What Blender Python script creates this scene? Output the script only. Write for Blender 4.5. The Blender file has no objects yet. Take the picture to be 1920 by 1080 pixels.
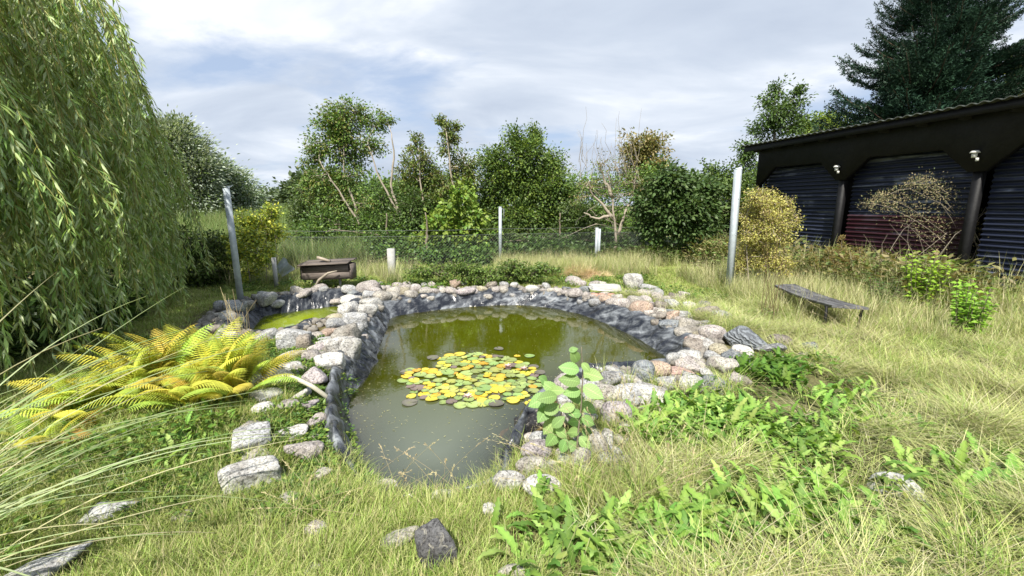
import bpy, math, random
import numpy as np
from math import radians as R, sin, cos, pi
rng = np.random.default_rng(7)
random.seed(7)
C = bpy.context.scene.collection
S = bpy.context.scene
# ---------------------------------------------------------------- camera, light, exposure
PITCH, FPX, CAMZ = R(11.0), 800.0, 1.6
cam = bpy.data.objects.new('camera', bpy.data.cameras.new('camera')); C.objects.link(cam)
cam.location = (0, 0, CAMZ); cam.rotation_euler = (R(90) - PITCH, 0, 0)
cam.data.sensor_width = 36; cam.data.lens = FPX / 1920 * 36
cam.data.clip_start = 0.05; cam.data.clip_end = 3000
S.camera = cam
S.view_settings.view_transform = 'Standard'; S.view_settings.look = 'None'
S.view_settings.gamma = 1; S.view_settings.use_curve_mapping = False
S.view_settings.exposure = 0.9
S.cycles.max_bounces = 8; S.cycles.transparent_max_bounces = 8
S.cycles.diffuse_bounces = 3; S.cycles.glossy_bounces = 3; S.cycles.transmission_bounces = 4
S.cycles.caustics_reflective = False; S.cycles.caustics_refractive = False
SUN_AZ, SUN_EL = math.atan2(-0.25, -0.97), R(52)       # compass direction of the sun (x, y) and its height
sun = bpy.data.objects.new('sun', bpy.data.lights.new('sun', 'SUN')); C.objects.link(sun)
sun.data.energy = 4.3; sun.data.angle = R(0.6); sun.data.color = (1.0, 0.95, 0.86)
sdir = np.array([sin(SUN_AZ) * cos(SUN_EL), cos(SUN_AZ) * cos(SUN_EL), sin(SUN_EL)])
from mathutils import Vector, Matrix
sun.rotation_euler = Vector(sdir).to_track_quat('Z', 'Y').to_euler()
W = bpy.data.worlds.new('World'); S.world = W; W.use_nodes = True

class NT:
    """tiny node-tree writer"""
    def __init__(s, tree): s.t = tree; tree.nodes.clear()
    def n(s, typ, ins=None, **kw):
        nd = s.t.nodes.new(typ)
        for k, v in kw.items(): setattr(nd, k, v)
        for k, v in (ins or {}).items():
            sock = nd.inputs[k]
            if isinstance(v, bpy.types.NodeSocket): s.t.links.new(v, sock)
            elif isinstance(v, tuple) and isinstance(v[0], bpy.types.Node): s.t.links.new(v[0].outputs[v[1]], sock)
            elif isinstance(v, bpy.types.Node): s.t.links.new(v.outputs[0], sock)
            else: sock.default_value = v
        return nd
    def ramp(s, fac, stops, interp='LINEAR'):
        nd = s.n('ShaderNodeValToRGB', {0: fac}); cr = nd.color_ramp; cr.interpolation = interp
        while len(cr.elements) < len(stops): cr.elements.new(0.5)
        for e, (p, c) in zip(cr.elements, stops):
            e.position = p
            c = c if isinstance(c, (tuple, list)) else (c, c, c)
            e.color = (*c, 1) if len(c) == 3 else c
        return nd
    def mix(s, f, a, b, mode='MIX'):
        nd = s.n('ShaderNodeMix', data_type='RGBA', blend_type=mode)
        for i, v in ((0, f), (6, a), (7, b)):
            if isinstance(v, bpy.types.Node): s.t.links.new(v.outputs[0], nd.inputs[i])
            elif isinstance(v, bpy.types.NodeSocket): s.t.links.new(v, nd.inputs[i])
            else: nd.inputs[i].default_value = v if i == 0 else (*v[:3], 1)
        return nd.outputs[2]
    def noise(s, vec, scale, detail=4, rough=.55, dist=0):
        return s.n('ShaderNodeTexNoise', {'Vector': vec, 'Scale': scale, 'Detail': detail, 'Roughness': rough, 'Distortion': dist})
    def math(s, op, a, b=0.0, c=None):
        d = {0: a, 1: b}
        if c is not None: d[2] = c
        return s.n('ShaderNodeMath', d, operation=op)

w = NT(W.node_tree)
sky = w.n('ShaderNodeTexSky', sky_type='NISHITA', sun_disc=False, sun_elevation=SUN_EL, sun_rotation=SUN_AZ, altitude=50, air_density=1.0, dust_density=1.2, ozone_density=1.2)
tc = w.n('ShaderNodeTexCoord')
sep = w.n('ShaderNodeSeparateXYZ', {0: (tc, 'Generated')})
zc = w.math('ADD', w.math('MAXIMUM', (sep, 2), 0.0), 0.22)
px_ = w.math('DIVIDE', (sep, 0), zc); py_ = w.math('DIVIDE', (sep, 1), zc)
pv = w.n('ShaderNodeCombineXYZ', {0: px_, 1: py_, 2: w.math('MULTIPLY', (sep, 2), .6)})
m1 = w.n('ShaderNodeMapping', {0: pv, 'Rotation': (0, 0, .5), 'Scale': (1.0, 1.5, 1.0), 'Location': (3.1, 1.7, 0)})
n1 = w.noise(m1, 0.7, 8, .5, .3)
n2 = w.noise(m1, 2.1, 8, .6, .3)
cm = w.math('ADD', w.math('MULTIPLY', n1, .72), w.math('MULTIPLY', n2, .28))
mask = w.ramp(cm, [(0.40, 0), (0.50, 1)])
shade = w.ramp(w.noise(m1, 1.0, 8, .52, .5), [(0.32, (5.0, 5.7, 6.9)), (0.46, (6.1, 6.8, 7.9)), (0.56, (7.4, 8.0, 8.9)), (0.68, (10.2, 10.4, 10.7))])
skyl = w.mix(.7, sky, (5.2, 6.4, 8.6))
skyc = w.mix(w.math('MULTIPLY', mask, .93), skyl, shade)
bg = w.n('ShaderNodeBackground', {0: skyc, 1: 0.060})
w.n('ShaderNodeOutputWorld', {0: bg})

# ---------------------------------------------------------------- placing helpers
def ray(x, y):
    cx, cy = (x - 960) / FPX, (540 - y) / FPX
    return np.array([cx, cos(PITCH) + sin(PITCH) * cy, -sin(PITCH) + cos(PITCH) * cy])
def atz(x, y, z):
    d = ray(x, y); t = (z - CAMZ) / d[2]
    return np.array([0, 0, CAMZ]) + d * t
def atY(x, y, Y):
    d = ray(x, y); return np.array([0, 0, CAMZ]) + d * (Y / d[1])
def pxs(p):                                     # metres per photograph pixel at a point
    f = p[1] * cos(PITCH) - (p[2] - CAMZ) * sin(PITCH)
    return f / FPX

# ---------------------------------------------------------------- value noise in numpy
_g = np.random.default_rng(3).random((256, 256))
def vnoise(x, y):
    x = np.asarray(x, float); y = np.asarray(y, float)
    xi = np.floor(x).astype(int); yi = np.floor(y).astype(int); fx = x - xi; fy = y - yi
    fx = fx * fx * (3 - 2 * fx); fy = fy * fy * (3 - 2 * fy)
    a = _g[xi % 256, yi % 256]; b = _g[(xi + 1) % 256, yi % 256]; c = _g[xi % 256, (yi + 1) % 256]; d = _g[(xi + 1) % 256, (yi + 1) % 256]
    return (a * (1 - fx) + b * fx) * (1 - fy) + (c * (1 - fx) + d * fx) * fy
def fbm(x, y, o=4):
    s = 0; a = .5; t = 0
    for i in range(o): s = s + a * vnoise(x * 2 ** i + 17 * i, y * 2 ** i + 31 * i); t += a; a *= .5
    return s / t

# ---------------------------------------------------------------- mesh builder (all triangles, colour per vertex)
class MB:
    def __init__(s): s.v = []; s.f = []; s.c = []; s.n = 0
    def add(s, v, f, c=(1, 1, 1)):
        v = np.asarray(v, float).reshape(-1, 3); f = np.asarray(f, int).reshape(-1, 3)
        c = np.asarray(c, float)
        if c.ndim == 1: c = np.tile(c[:3], (len(v), 1))
        s.v.append(v); s.f.append(f + s.n); s.c.append(c); s.n += len(v)
    def quad(s, v, c=(1, 1, 1)): s.add(v, [(0, 1, 2), (0, 2, 3)], c)
    def box(s, lo, hi, M=None, c=(1, 1, 1), bev=0.0):
        lo = np.array(lo, float); hi = np.array(hi, float)
        v = np.array([[(lo, hi)[i][0], (lo, hi)[j][1], (lo, hi)[k][2]] for i in (0, 1) for j in (0, 1) for k in (0, 1)])
        if M is not None: v = v @ np.array(M)[:3, :3].T + np.array(M)[:3, 3]
        q = [(0, 1, 3, 2), (4, 6, 7, 5), (0, 4, 5, 1), (2, 3, 7, 6), (0, 2, 6, 4), (1, 5, 7, 3)]
        s.add(v, [t for a, b, c_, d in q for t in ((a, b, c_), (a, c_, d))], c)
    def tube(s, path, rad, k=6, c=(1, 1, 1), cap=True):
        P = np.asarray(path, float); n = len(P)
        rad = np.broadcast_to(np.asarray(rad, float), (n,))
        T = np.gradient(P, axis=0); T /= np.linalg.norm(T, axis=1)[:, None] + 1e-9
        up = np.array([0.13, .31, .94]);
        if abs(T[0] @ up) > .9: up = np.array([.94, .31, .13])
        A = np.cross(T, up); A /= np.linalg.norm(A, axis=1)[:, None] + 1e-9
        B = np.cross(T, A)
        th = np.arange(k) * 2 * pi / k
        V = P[:, None] + rad[:, None, None] * (A[:, None] * np.cos(th)[None, :, None] + B[:, None] * np.sin(th)[None, :, None])
        F = []
        for i in range(n - 1):
            for j in range(k):
                a = i * k + j; b = i * k + (j + 1) % k
                F += [(a, b, b + k), (a, b + k, a + k)]
        V = V.reshape(-1, 3)
        if cap:
            V = np.vstack([V, P[0], P[-1]]); m = n * k
            for j in range(k):
                F += [(m, (j + 1) % k, j), (m + 1, (n - 1) * k + j, (n - 1) * k + (j + 1) % k)]
        s.add(V, F, c)
    def grid(s, G, c=(1, 1, 1), closed=False):
        n, m = G.shape[:2]; idx = np.arange(n * m).reshape(n, m)
        if closed: idx = np.vstack([idx, idx[:1]])
        a = idx[:-1, :-1].ravel(); b = idx[1:, :-1].ravel(); d = idx[:-1, 1:].ravel(); e = idx[1:, 1:].ravel()
        s.add(G.reshape(-1, 3), np.vstack([np.c_[a, b, e], np.c_[a, e, d]]), c)
    def leaves(s, P, D, N, L, Wd, col, fold=.18, droop=0.0):
        """kite shaped folded leaves, vectorised"""
        P = np.asarray(P, float); n = len(P)
        D = D / (np.linalg.norm(D, axis=1)[:, None] + 1e-9)
        Sd = np.cross(D, N); Sd /= np.linalg.norm(Sd, axis=1)[:, None] + 1e-9
        Nn = np.cross(Sd, D)
        L = np.broadcast_to(L, (n,))[:, None]; Wd = np.broadcast_to(Wd, (n,))[:, None]
        v = np.stack([P, P + D * L * .42 + Sd * Wd * .5 + Nn * Wd * fold, P + D * L - Nn * L * droop, P + D * L * .42 - Sd * Wd * .5 + Nn * Wd * fold], 1)
        b = (np.arange(n) * 4)[:, None]
        f = np.stack([b + [[0, 1, 2]], b + [[0, 2, 3]]], 1).reshape(-1, 3)
        c = np.repeat(np.broadcast_to(np.asarray(col, float), (n, 3)), 4, 0)
        s.add(v.reshape(-1, 3), f, c)
    def mesh(s, name, mats, smooth=False):
        me = bpy.data.meshes.new(name)
        v = np.vstack(s.v); f = np.vstack(s.f); c = np.vstack(s.c)
        me.vertices.add(len(v)); me.vertices.foreach_set('co', v.astype('f').ravel())
        me.loops.add(len(f) * 3); me.loops.foreach_set('vertex_index', f.astype('i').ravel())
        me.polygons.add(len(f)); me.polygons.foreach_set('loop_start', (np.arange(len(f)) * 3).astype('i'))
        me.polygons.foreach_set('loop_total', np.full(len(f), 3, 'i'))
        if smooth: me.polygons.foreach_set('use_smooth', np.ones(len(f), bool))
        me.update(calc_edges=True)
        at = me.attributes.new('Col', 'FLOAT_COLOR', 'POINT')
        at.data.foreach_set('color', np.c_[c, np.ones(len(c))].astype('f').ravel())
        for m in (mats if isinstance(mats, (list, tuple)) else [mats]): me.materials.append(m)
        return me
    def build(s, name, mat, parent=None, smooth=False, link=True):
        o = bpy.data.objects.new(name, s.mesh(name, mat, smooth))
        if link: C.objects.link(o)
        if parent is not None: o.parent = parent
        return o
def tag(o, label=None, cat=None, group=None, kind=None):
    if label: o['label'] = label
    if cat: o['category'] = cat
    if group: o['group'] = group
    if kind: o['kind'] = kind
    return o
def empty(name, label, cat, loc=(0, 0, 0), rz=0, group=None):
    o = bpy.data.objects.new(name, None); C.objects.link(o); o.empty_display_size = .1
    o.location = loc; o.rotation_euler = (0, 0, rz)
    return tag(o, label, cat, group)
def inst(name, me, parent=None, loc=(0, 0, 0), rot=(0, 0, 0), sc=1.0, col=None):
    o = bpy.data.objects.new(name, me); C.objects.link(o)
    o.location = loc; o.rotation_euler = rot; o.scale = sc if isinstance(sc, tuple) else (sc,) * 3
    if parent is not None: o.parent = parent
    if col is not None: o.color = (*col, 1)
    return o

# ---------------------------------------------------------------- materials
def newmat(name):
    m = bpy.data.materials.new(name); m.use_nodes = True; return m, NT(m.node_tree)
def mat_leaf(name, trans=.35, rough=.45, spec=.35, tint=(1.15, 1.1, .6), var=.25):
    m, t = newmat(name)
    a = t.n('ShaderNodeAttribute', attribute_name='Col')
    oi = t.n('ShaderNodeObjectInfo')
    c = t.mix(1.0, (a.outputs[0]), (oi.outputs['Color']), 'MULTIPLY')
    geo = t.n('ShaderNodeNewGeometry')
    nz = t.noise((geo, 'Position'), 1.3, 2)
    val = t.math('ADD', t.math('MULTIPLY', (oi, 'Random'), var), t.math('ADD', t.math('MULTIPLY', nz, .5), .75 - var / 2))
    hs = t.n('ShaderNodeHueSaturation', {'Hue': t.math('ADD', t.math('MULTIPLY', (oi, 'Random'), .03), .485), 'Value': val, 'Color': c})
    p = t.n('ShaderNodeBsdfPrincipled', {'Base Color': hs, 'Roughness': rough, 'Specular IOR Level': spec})
    tr = t.n('ShaderNodeBsdfTranslucent', {'Color': t.mix(1.0, hs.outputs[0], tint, 'MULTIPLY')})
    mx = t.n('ShaderNodeMixShader', {0: trans, 1: p, 2: tr})
    t.n('ShaderNodeOutputMaterial', {0: mx})
    return m
def mat_plain(name, col, rough=.6, metal=0, nscale=6, namp=.25, bump=.0, bscale=40, spec=.5, stretch=None, usecol=False):
    m, t = newmat(name)
    tcn = t.n('ShaderNodeTexCoord'); v = (tcn, 'Object')
    if stretch: v = t.n('ShaderNodeMapping', {0: v, 'Scale': stretch})
    n = t.noise(v, nscale, 6, .65)
    n2 = t.noise(v, nscale * 7, 4, .6)
    f = t.math('ADD', t.math('MULTIPLY', n, .6), t.math('MULTIPLY', n2, .4))
    r = t.ramp(f, [(.3, tuple(c * (1 - namp * 1.6) for c in col)), (.7, tuple(min(1, c * (1 + namp)) for c in col))])
    out = r.outputs[0]
    if usecol:
        a = t.n('ShaderNodeAttribute', attribute_name='Col'); out = t.mix(1.0, out, a.outputs[0], 'MULTIPLY')
    oi = t.n('ShaderNodeObjectInfo'); out = t.mix(1.0, out, oi.outputs['Color'], 'MULTIPLY')
    d = {'Base Color': out, 'Roughness': rough, 'Metallic': metal, 'Specular IOR Level': spec}
    if bump: d['Normal'] = t.n('ShaderNodeBump', {'Strength': bump, 'Distance': .01, 'Height': t.noise(v, bscale, 5, .6)})
    t.n('ShaderNodeOutputMaterial', {0: t.n('ShaderNodeBsdfPrincipled', d)})
    return m
M = {}
M['leaf'] = mat_leaf('leaf')
M['grass'] = mat_leaf('grass_blade', .3, .55, .25, (1.1, 1.1, .6), .45)
M['straw'] = mat_leaf('straw', .2, .6, .2, (1.1, 1.0, .8), .3)
M['needle'] = mat_leaf('needle', .05, .5, .3, (1, 1, 1), .3)
M['bark'] = mat_plain('bark', (.20, .165, .12), .85, nscale=8, namp=.35, bump=.8, bscale=30, stretch=(1, 1, .3))
M['palebark'] = mat_plain('pale_bark', (.36, .31, .24), .8, nscale=8, namp=.3, bump=.5, bscale=30, stretch=(1, 1, .3))
M['galv'] = mat_plain('galvanised_steel', (.44, .49, .52), .55, .15, nscale=14, namp=.18, bump=.1, bscale=60)
M['concrete'] = mat_plain('concrete', (.42, .42, .40), .9, nscale=9, namp=.22, bump=.4, bscale=60)
M['wood'] = mat_plain('weathered_wood', (.17, .14, .12), .85, nscale=3, namp=.5, bump=.7, bscale=14, stretch=(.6, 8, 8))
M['blackwood'] = mat_plain('black_painted_wood', (.009, .009, .010), .6, nscale=4, namp=.5, bump=.3, bscale=20, spec=.3)
M['roof'] = mat_plain('roof_sheet', (.09, .10, .085), .7, nscale=3, namp=.4, bump=.2, bscale=30)
M['wire'] = mat_plain('fence_wire', (.22, .24, .23), .5, .5, nscale=5)
M['lamp'] = mat_plain('lamp_plastic', (.62, .62, .56), .35, nscale=20, namp=.08)
M['brick'] = mat_plain('brick', (.50, .28, .21), .9, nscale=14, namp=.25, bump=.5)
M['hose'] = mat_plain('hose_plastic', (.52, .49, .38), .5, nscale=10, namp=.15)

def mat_stone():
    m, t = newmat('granite')
    tcn = t.n('ShaderNodeTexCoord'); oi = t.n('ShaderNodeObjectInfo')
    off = t.n('ShaderNodeVectorMath', {0: (tcn, 'Object'), 1: t.n('ShaderNodeCombineXYZ', {0: t.math('MULTIPLY', (oi, 'Random'), 37.0), 1: t.math('MULTIPLY', (oi, 'Random'), 91.0)})}, operation='ADD')
    big = t.noise(off, 7, 5, .6, .4)
    sp = t.noise(off, 60, 4, .85)
    sp2 = t.n('ShaderNodeTexVoronoi', {'Vector': off, 'Scale': 80.0})
    dk = t.ramp(sp, [(.40, .30), (.5, .95), (.62, 1.3)])
    bl = t.ramp(big, [(.32, (.60, .57, .55)), (.5, (1, 1, 1)), (.68, (1.22, 1.18, 1.08))])
    c = t.mix(1.0, oi.outputs['Color'], dk, 'MULTIPLY'); c = t.mix(1.0, c, bl, 'MULTIPLY')
    c = t.mix(t.math('MULTIPLY', t.ramp(sp2, [(.0, .5), (.35, 0)]), .6), c, (.10, .10, .10))
    lich = t.ramp(t.noise(off, 22, 5, .6, 1.2), [(.56, 0), (.66, .45)])
    c = t.mix(lich, c, (.46, .43, .34))
    h = t.math('ADD', t.math('MULTIPLY', big, 1.0), t.math('MULTIPLY', sp, .14))
    fine = t.noise(off, 26, 6, .65, .5)
    b0 = t.n('ShaderNodeBump', {'Strength': .7, 'Distance': .035, 'Height': t.noise(off, 12, 6, .65, .6)})
    b1 = t.n('ShaderNodeBump', {'Strength': .7, 'Distance': .012, 'Height': t.math('ADD', h, t.math('MULTIPLY', fine, 1.2)), 'Normal': b0})
    t.n('ShaderNodeOutputMaterial', {0: t.n('ShaderNodeBsdfPrincipled', {'Base Color': c, 'Roughness': .82, 'Specular IOR Level': .35, 'Normal': b1})})
    return m
def mat_slate():
    m, t = newmat('striped_slate')
    tcn = t.n('ShaderNodeTexCoord'); oi = t.n('ShaderNodeObjectInfo')
    mp = t.n('ShaderNodeMapping', {0: (tcn, 'Object'), 'Rotation': (.3, .9, .5)})
    wv = t.n('ShaderNodeTexWave', {'Vector': mp, 'Scale': 7.0, 'Distortion': 9.0, 'Detail': 5.0, 'Detail Scale': 2.2})
    st = t.ramp(wv, [(.05, .5), (.5, .95), (.9, 1.1)])
    c = t.mix(1.0, oi.outputs['Color'], st, 'MULTIPLY')
    b = t.n('ShaderNodeBump', {'Strength': .9, 'Distance': .025, 'Height': wv})
    t.n('ShaderNodeOutputMaterial', {0: t.n('ShaderNodeBsdfPrincipled', {'Base Color': c, 'Roughness': .7, 'Normal': b})})
    return m
M['stone'] = mat_stone(); M['slate'] = mat_slate()

def mat_ground():
    m, t = newmat('soil_and_thatch')
    g = t.n('ShaderNodeNewGeometry'); v = (g, 'Position')
    a = t.noise(v, .45, 5, .6, .4); b = t.noise(v, 3.0, 6, .7, .3); c = t.noise(v, 38, 4, .7)
    base = t.ramp(a, [(.35, (.085, .10, .035)), (.5, (.15, .14, .055)), (.65, (.21, .18, .085))])
    d = t.ramp(b, [(.3, (.05, .045, .028)), (.5, (.115, .11, .05)), (.7, (.23, .20, .10))])
    col = t.mix(.5, base, d)
    col = t.mix(1.0, col, t.ramp(c, [(.3, .5), (.7, 1.4)]), 'MULTIPLY')
    dist = t.n('ShaderNodeSeparateXYZ', {0: v})
    far = t.ramp(t.math('DIVIDE', (dist, 1), 60.0), [(.18, 0), (.4, 1)])
    col = t.mix(far, col, t.ramp(b, [(.3, (.10, .12, .04)), (.7, (.19, .19, .075))]))
    at = t.n('ShaderNodeAttribute', attribute_name='Col')
    col = t.mix(1.0, col, at.outputs[0], 'MULTIPLY')
    bp = t.n('ShaderNodeBump', {'Strength': .8, 'Distance': .03, 'Height': t.math('ADD', b, t.math('MULTIPLY', c, .4))})
    t.n('ShaderNodeOutputMaterial', {0: t.n('ShaderNodeBsdfPrincipled', {'Base Color': col, 'Roughness': .95, 'Specular IOR Level': .2, 'Normal': bp})})
    return m
M['ground'] = mat_ground()

def mat_liner(name='pond_liner_plastic', dust_glare_k=.6):
    m, t = newmat(name)
    g = t.n('ShaderNodeNewGeometry'); v = (g, 'Position')
    at = t.n('ShaderNodeAttribute', attribute_name='Col')      # red: height above the water on the strip, green: place along it
    sepc = t.n('ShaderNodeSeparateColor', {0: at.outputs[0]})
    a = t.noise(v, 5, 7, .7, 1.2)
    st = t.n('ShaderNodeCombineXYZ', {0: t.math('ADD', t.math('MULTIPLY', (sepc, 1), 70.0), t.math('MULTIPLY', (sepc, 0), 5.0)), 1: t.math('MULTIPLY', (sepc, 0), 5.0)})
    b = t.noise(st, .8, 6, .6, .9)
    dust = t.ramp(t.math('ADD', t.math('MULTIPLY', a, .4), t.math('MULTIPLY', b, .6)), [(.44, 0), (.52, .25), (.62, 1)])
    c = t.mix(t.math('MULTIPLY', dust, dust_glare_k), (.012, .014, .020), (.40, .43, .46))  # whitish dried dust, with the liner's glare painted into the same colour
    alg = t.mix(t.ramp(a, [(.35, 0), (.7, 1)]), (.07, .065, .012), (.17, .145, .04))
    under = t.ramp(sepc.outputs[0], [(.46, 1), (.50, 0)])
    c = t.mix(under, c, alg)
    b0 = t.n('ShaderNodeBump', {'Strength': .45, 'Distance': .02, 'Height': t.noise(v, 8, 4, .55, 1.2)})
    t.n('ShaderNodeOutputMaterial', {0: t.n('ShaderNodeBsdfPrincipled', {'Base Color': c, 'Roughness': t.math('ADD', t.math('MULTIPLY', dust, .35), .22), 'Normal': b0})})
    return m
M['liner'] = mat_liner(); M['liner2'] = mat_liner('black_liner_plastic', .22)
def mat_water(name, c1, c2, ior=1.6):
    m, t = newmat(name)
    g = t.n('ShaderNodeNewGeometry'); v = (g, 'Position')
    at = t.n('ShaderNodeAttribute', attribute_name='Col')      # red: distance from the bank (clarity), green: silt grey with sky reflection painted in
    sc = t.n('ShaderNodeSeparateColor', {0: at.outputs[0]})
    n = t.noise(v, 1.6, 5, .6, .8)
    col = t.mix(t.math('MULTIPLY', t.ramp(n, [(.3, 0), (.7, 1)]), .5), c1, tuple(x * 1.5 for x in c1))
    col = t.mix(sc.outputs[1], col, c2)
    rp = t.noise(v, 9, 3, .5, .5); rp2 = t.noise(v, 55, 2, .5)
    bp = t.n('ShaderNodeBump', {'Strength': .06, 'Distance': .012, 'Height': t.math('ADD', rp, t.math('MULTIPLY', rp2, .12))})
    p = t.n('ShaderNodeBsdfPrincipled', {'Base Color': col, 'Roughness': .015, 'IOR': ior, 'Normal': bp})
    tp = t.n('ShaderNodeBsdfTransparent', {0: (.62, .58, .25, 1)})
    gl = t.n('ShaderNodeBsdfGlossy', {'Roughness': .015, 'Normal': bp, 'Color': (1, 1, 1, 1)})
    fr = t.n('ShaderNodeFresnel', {'IOR': ior, 'Normal': bp})
    clear = t.n('ShaderNodeMixShader', {0: fr, 1: tp, 2: gl})
    mx = t.n('ShaderNodeMixShader', {0: sc.outputs[0], 1: clear, 2: p})
    t.n('ShaderNodeOutputMaterial', {0: mx})
    return m
M['water'] = mat_water('pond_water', (.050, .058, .002), (.120, .142, .108), 1.58)
M['water2'] = mat_water('algae_water', (.23, .29, .012), (.22, .26, .03), 1.7)

# ---------------------------------------------------------------- pond outlines and terrain
ZW = -0.13
def smooth_poly(pts, n=360):
    P = np.array([atz(x, y, ZW)[:2] for x, y in pts]); k = len(P); out = []
    for i in range(k):
        p0, p1, p2, p3 = P[i - 1], P[i], P[(i + 1) % k], P[(i + 2) % k]
        for u in np.linspace(0, 1, 12, endpoint=False):
            out.append(.5 * ((2 * p1) + (-p0 + p2) * u + (2 * p0 - 5 * p1 + 4 * p2 - p3) * u * u + (-p0 + 3 * p1 - 3 * p2 + p3) * u ** 3))
    P = np.array(out)
    d = np.r_[0, np.cumsum(np.linalg.norm(np.diff(np.vstack([P, P[:1]]), axis=0), axis=1))]
    s = np.linspace(0, d[-1], n, endpoint=False); Q = np.vstack([P, P[:1]])
    P = np.c_[np.interp(s, d, Q[:, 0]), np.interp(s, d, Q[:, 1])]
    for _ in range(3): P = (np.roll(P, 1, 0) + 2 * P + np.roll(P, -1, 0)) / 4
    area = .5 * np.sum(P[:, 0] * np.roll(P[:, 1], -1) - np.roll(P[:, 0], -1) * P[:, 1])
    return P if area > 0 else P[::-1].copy()          # counter-clockwise
MAIN = smooth_poly([(735, 597), (760, 590), (850, 578), (905, 574), (960, 572), (1010, 575), (1060, 583), (1100, 593), (1140, 608), (1175, 625),
    (1208, 643), (1238, 662), (1250, 680), (1215, 697), (1180, 706), (1130, 708), (1080, 712), (1045, 728), (1010, 752), (985, 780), (962, 812),
    (940, 848), (922, 875), (925, 900), (880, 918), (800, 926), (725, 918), (685, 893), (672, 850), (660, 800), (652, 768), (662, 738), (690, 705), (706, 680), (712, 655), (722, 625)], 420)
POOL = smooth_poly([(476, 628), (482, 606), (505, 591), (560, 583), (605, 577), (636, 575), (640, 588), (624, 605), (600, 619), (572, 624), (545, 632), (520, 643), (492, 640)], 160)
def sdist(x, y, P):
    x = np.atleast_1d(x).astype(float); y = np.atleast_1d(y).astype(float)
    Q = P[::3]; A = Q; B = np.roll(Q, -1, 0); D = np.full(x.shape, 1e9); ins = np.zeros(x.shape, bool)
    for (ax, ay), (bx, by) in zip(A, B):
        ex, ey = bx - ax, by - ay; t = np.clip(((x - ax) * ex + (y - ay) * ey) / (ex * ex + ey * ey), 0, 1)
        D = np.minimum(D, np.hypot(x - ax - t * ex, y - ay - t * ey))
        c = ((ay > y) != (by > y)) & (x < (bx - ax) * (y - ay) / (by - ay + 1e-12) + ax); ins ^= c
    return np.where(ins, -D, D)
_dx = np.arange(-6.1, 4.65, .03); _dy = np.arange(.4, 9.65, .03)
_X, _Y = np.meshgrid(_dx, _dy, indexing='ij')
_D = np.minimum(sdist(_X.ravel(), _Y.ravel(), MAIN), sdist(_X.ravel(), _Y.ravel(), POOL)).reshape(_X.shape)
def pond_d(x, y):
    x = np.atleast_1d(x).astype(float); y = np.atleast_1d(y).astype(float)
    D = np.full(x.shape, 9.0); k = (x > -6) & (x < 4.5) & (y > .5) & (y < 9.5)
    u = (x[k] + 6.1) / .03; v = (y[k] - .4) / .03; i = u.astype(int); j = v.astype(int); u = u - i; v = v - j
    D[k] = (_D[i, j] * (1 - u) + _D[i + 1, j] * u) * (1 - v) + (_D[i, j + 1] * (1 - u) + _D[i + 1, j + 1] * u) * v
    return D
def Hd(x, y, d):
    front = np.clip((2.9 - y) / .6, 0, 1)                 # the near bank is lower and grassed
    z = np.interp(d, [-.5, -.42, 0, .24, .34, .55, 1.4, 2.2], [-.70, -.66, -.20, .04, .075, .07, .015, 0])
    zf = np.interp(d, [-.5, -.42, 0, .1, .25, .55, 2], [-.70, -.66, -.20, -.08, -.03, .0, 0])
    z = z * (1 - front) + zf * front
    u = (fbm(x * .8 + 5, y * .8, 3) - .5) * .12 + (fbm(x * 4, y * 4 + 9, 2) - .5) * .035
    return z + u * np.clip((d - .4) / .8, 0, 1)
def H(x, y):
    x = np.atleast_1d(x).astype(float); y = np.atleast_1d(y).astype(float)
    return Hd(x, y, pond_d(x, y))
def onground(px, py, lift=0.0):
    d = ray(px, py); z = lift
    for _ in range(14):
        t = (z - CAMZ) / d[2]; p = np.array([0, 0, CAMZ]) + d * t
        zn = float(H(p[0], p[1])[0]) + lift; z = z * .5 + zn * .5
    return p

def axis(lo, dlo, dhi, hi, step):
    a = np.arange(dlo, dhi, step); o = []; s = step; v = dhi
    while v < hi: o.append(v); s *= 1.28; v += s
    l = []; s = step; v = dlo - step
    while v > lo: l.append(v); s *= 1.28; v -= s
    return np.r_[lo, l[::-1], a, o, hi]
gx = axis(-700, -6.5, 6.5, 700, .055); gy = axis(-40, .2, 9.6, 1500, .055)
X, Y = np.meshgrid(gx, gy, indexing='ij')
D = pond_d(X.ravel(), Y.ravel()); Z = Hd(X.ravel(), Y.ravel(), D)
gm = MB(); dirt = np.clip(1 - (D - .3) / .5, .55, 1)
gm.grid(np.stack([X, Y, Z.reshape(X.shape)], 2), c=np.where((D < .6)[:, None], [.75, .62, .5], [1., 1., 1.]))
ground = gm.build('ground', M['ground'], smooth=True); tag(ground, 'uneven garden ground of soil and thatch round the pond', kind='structure')

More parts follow.
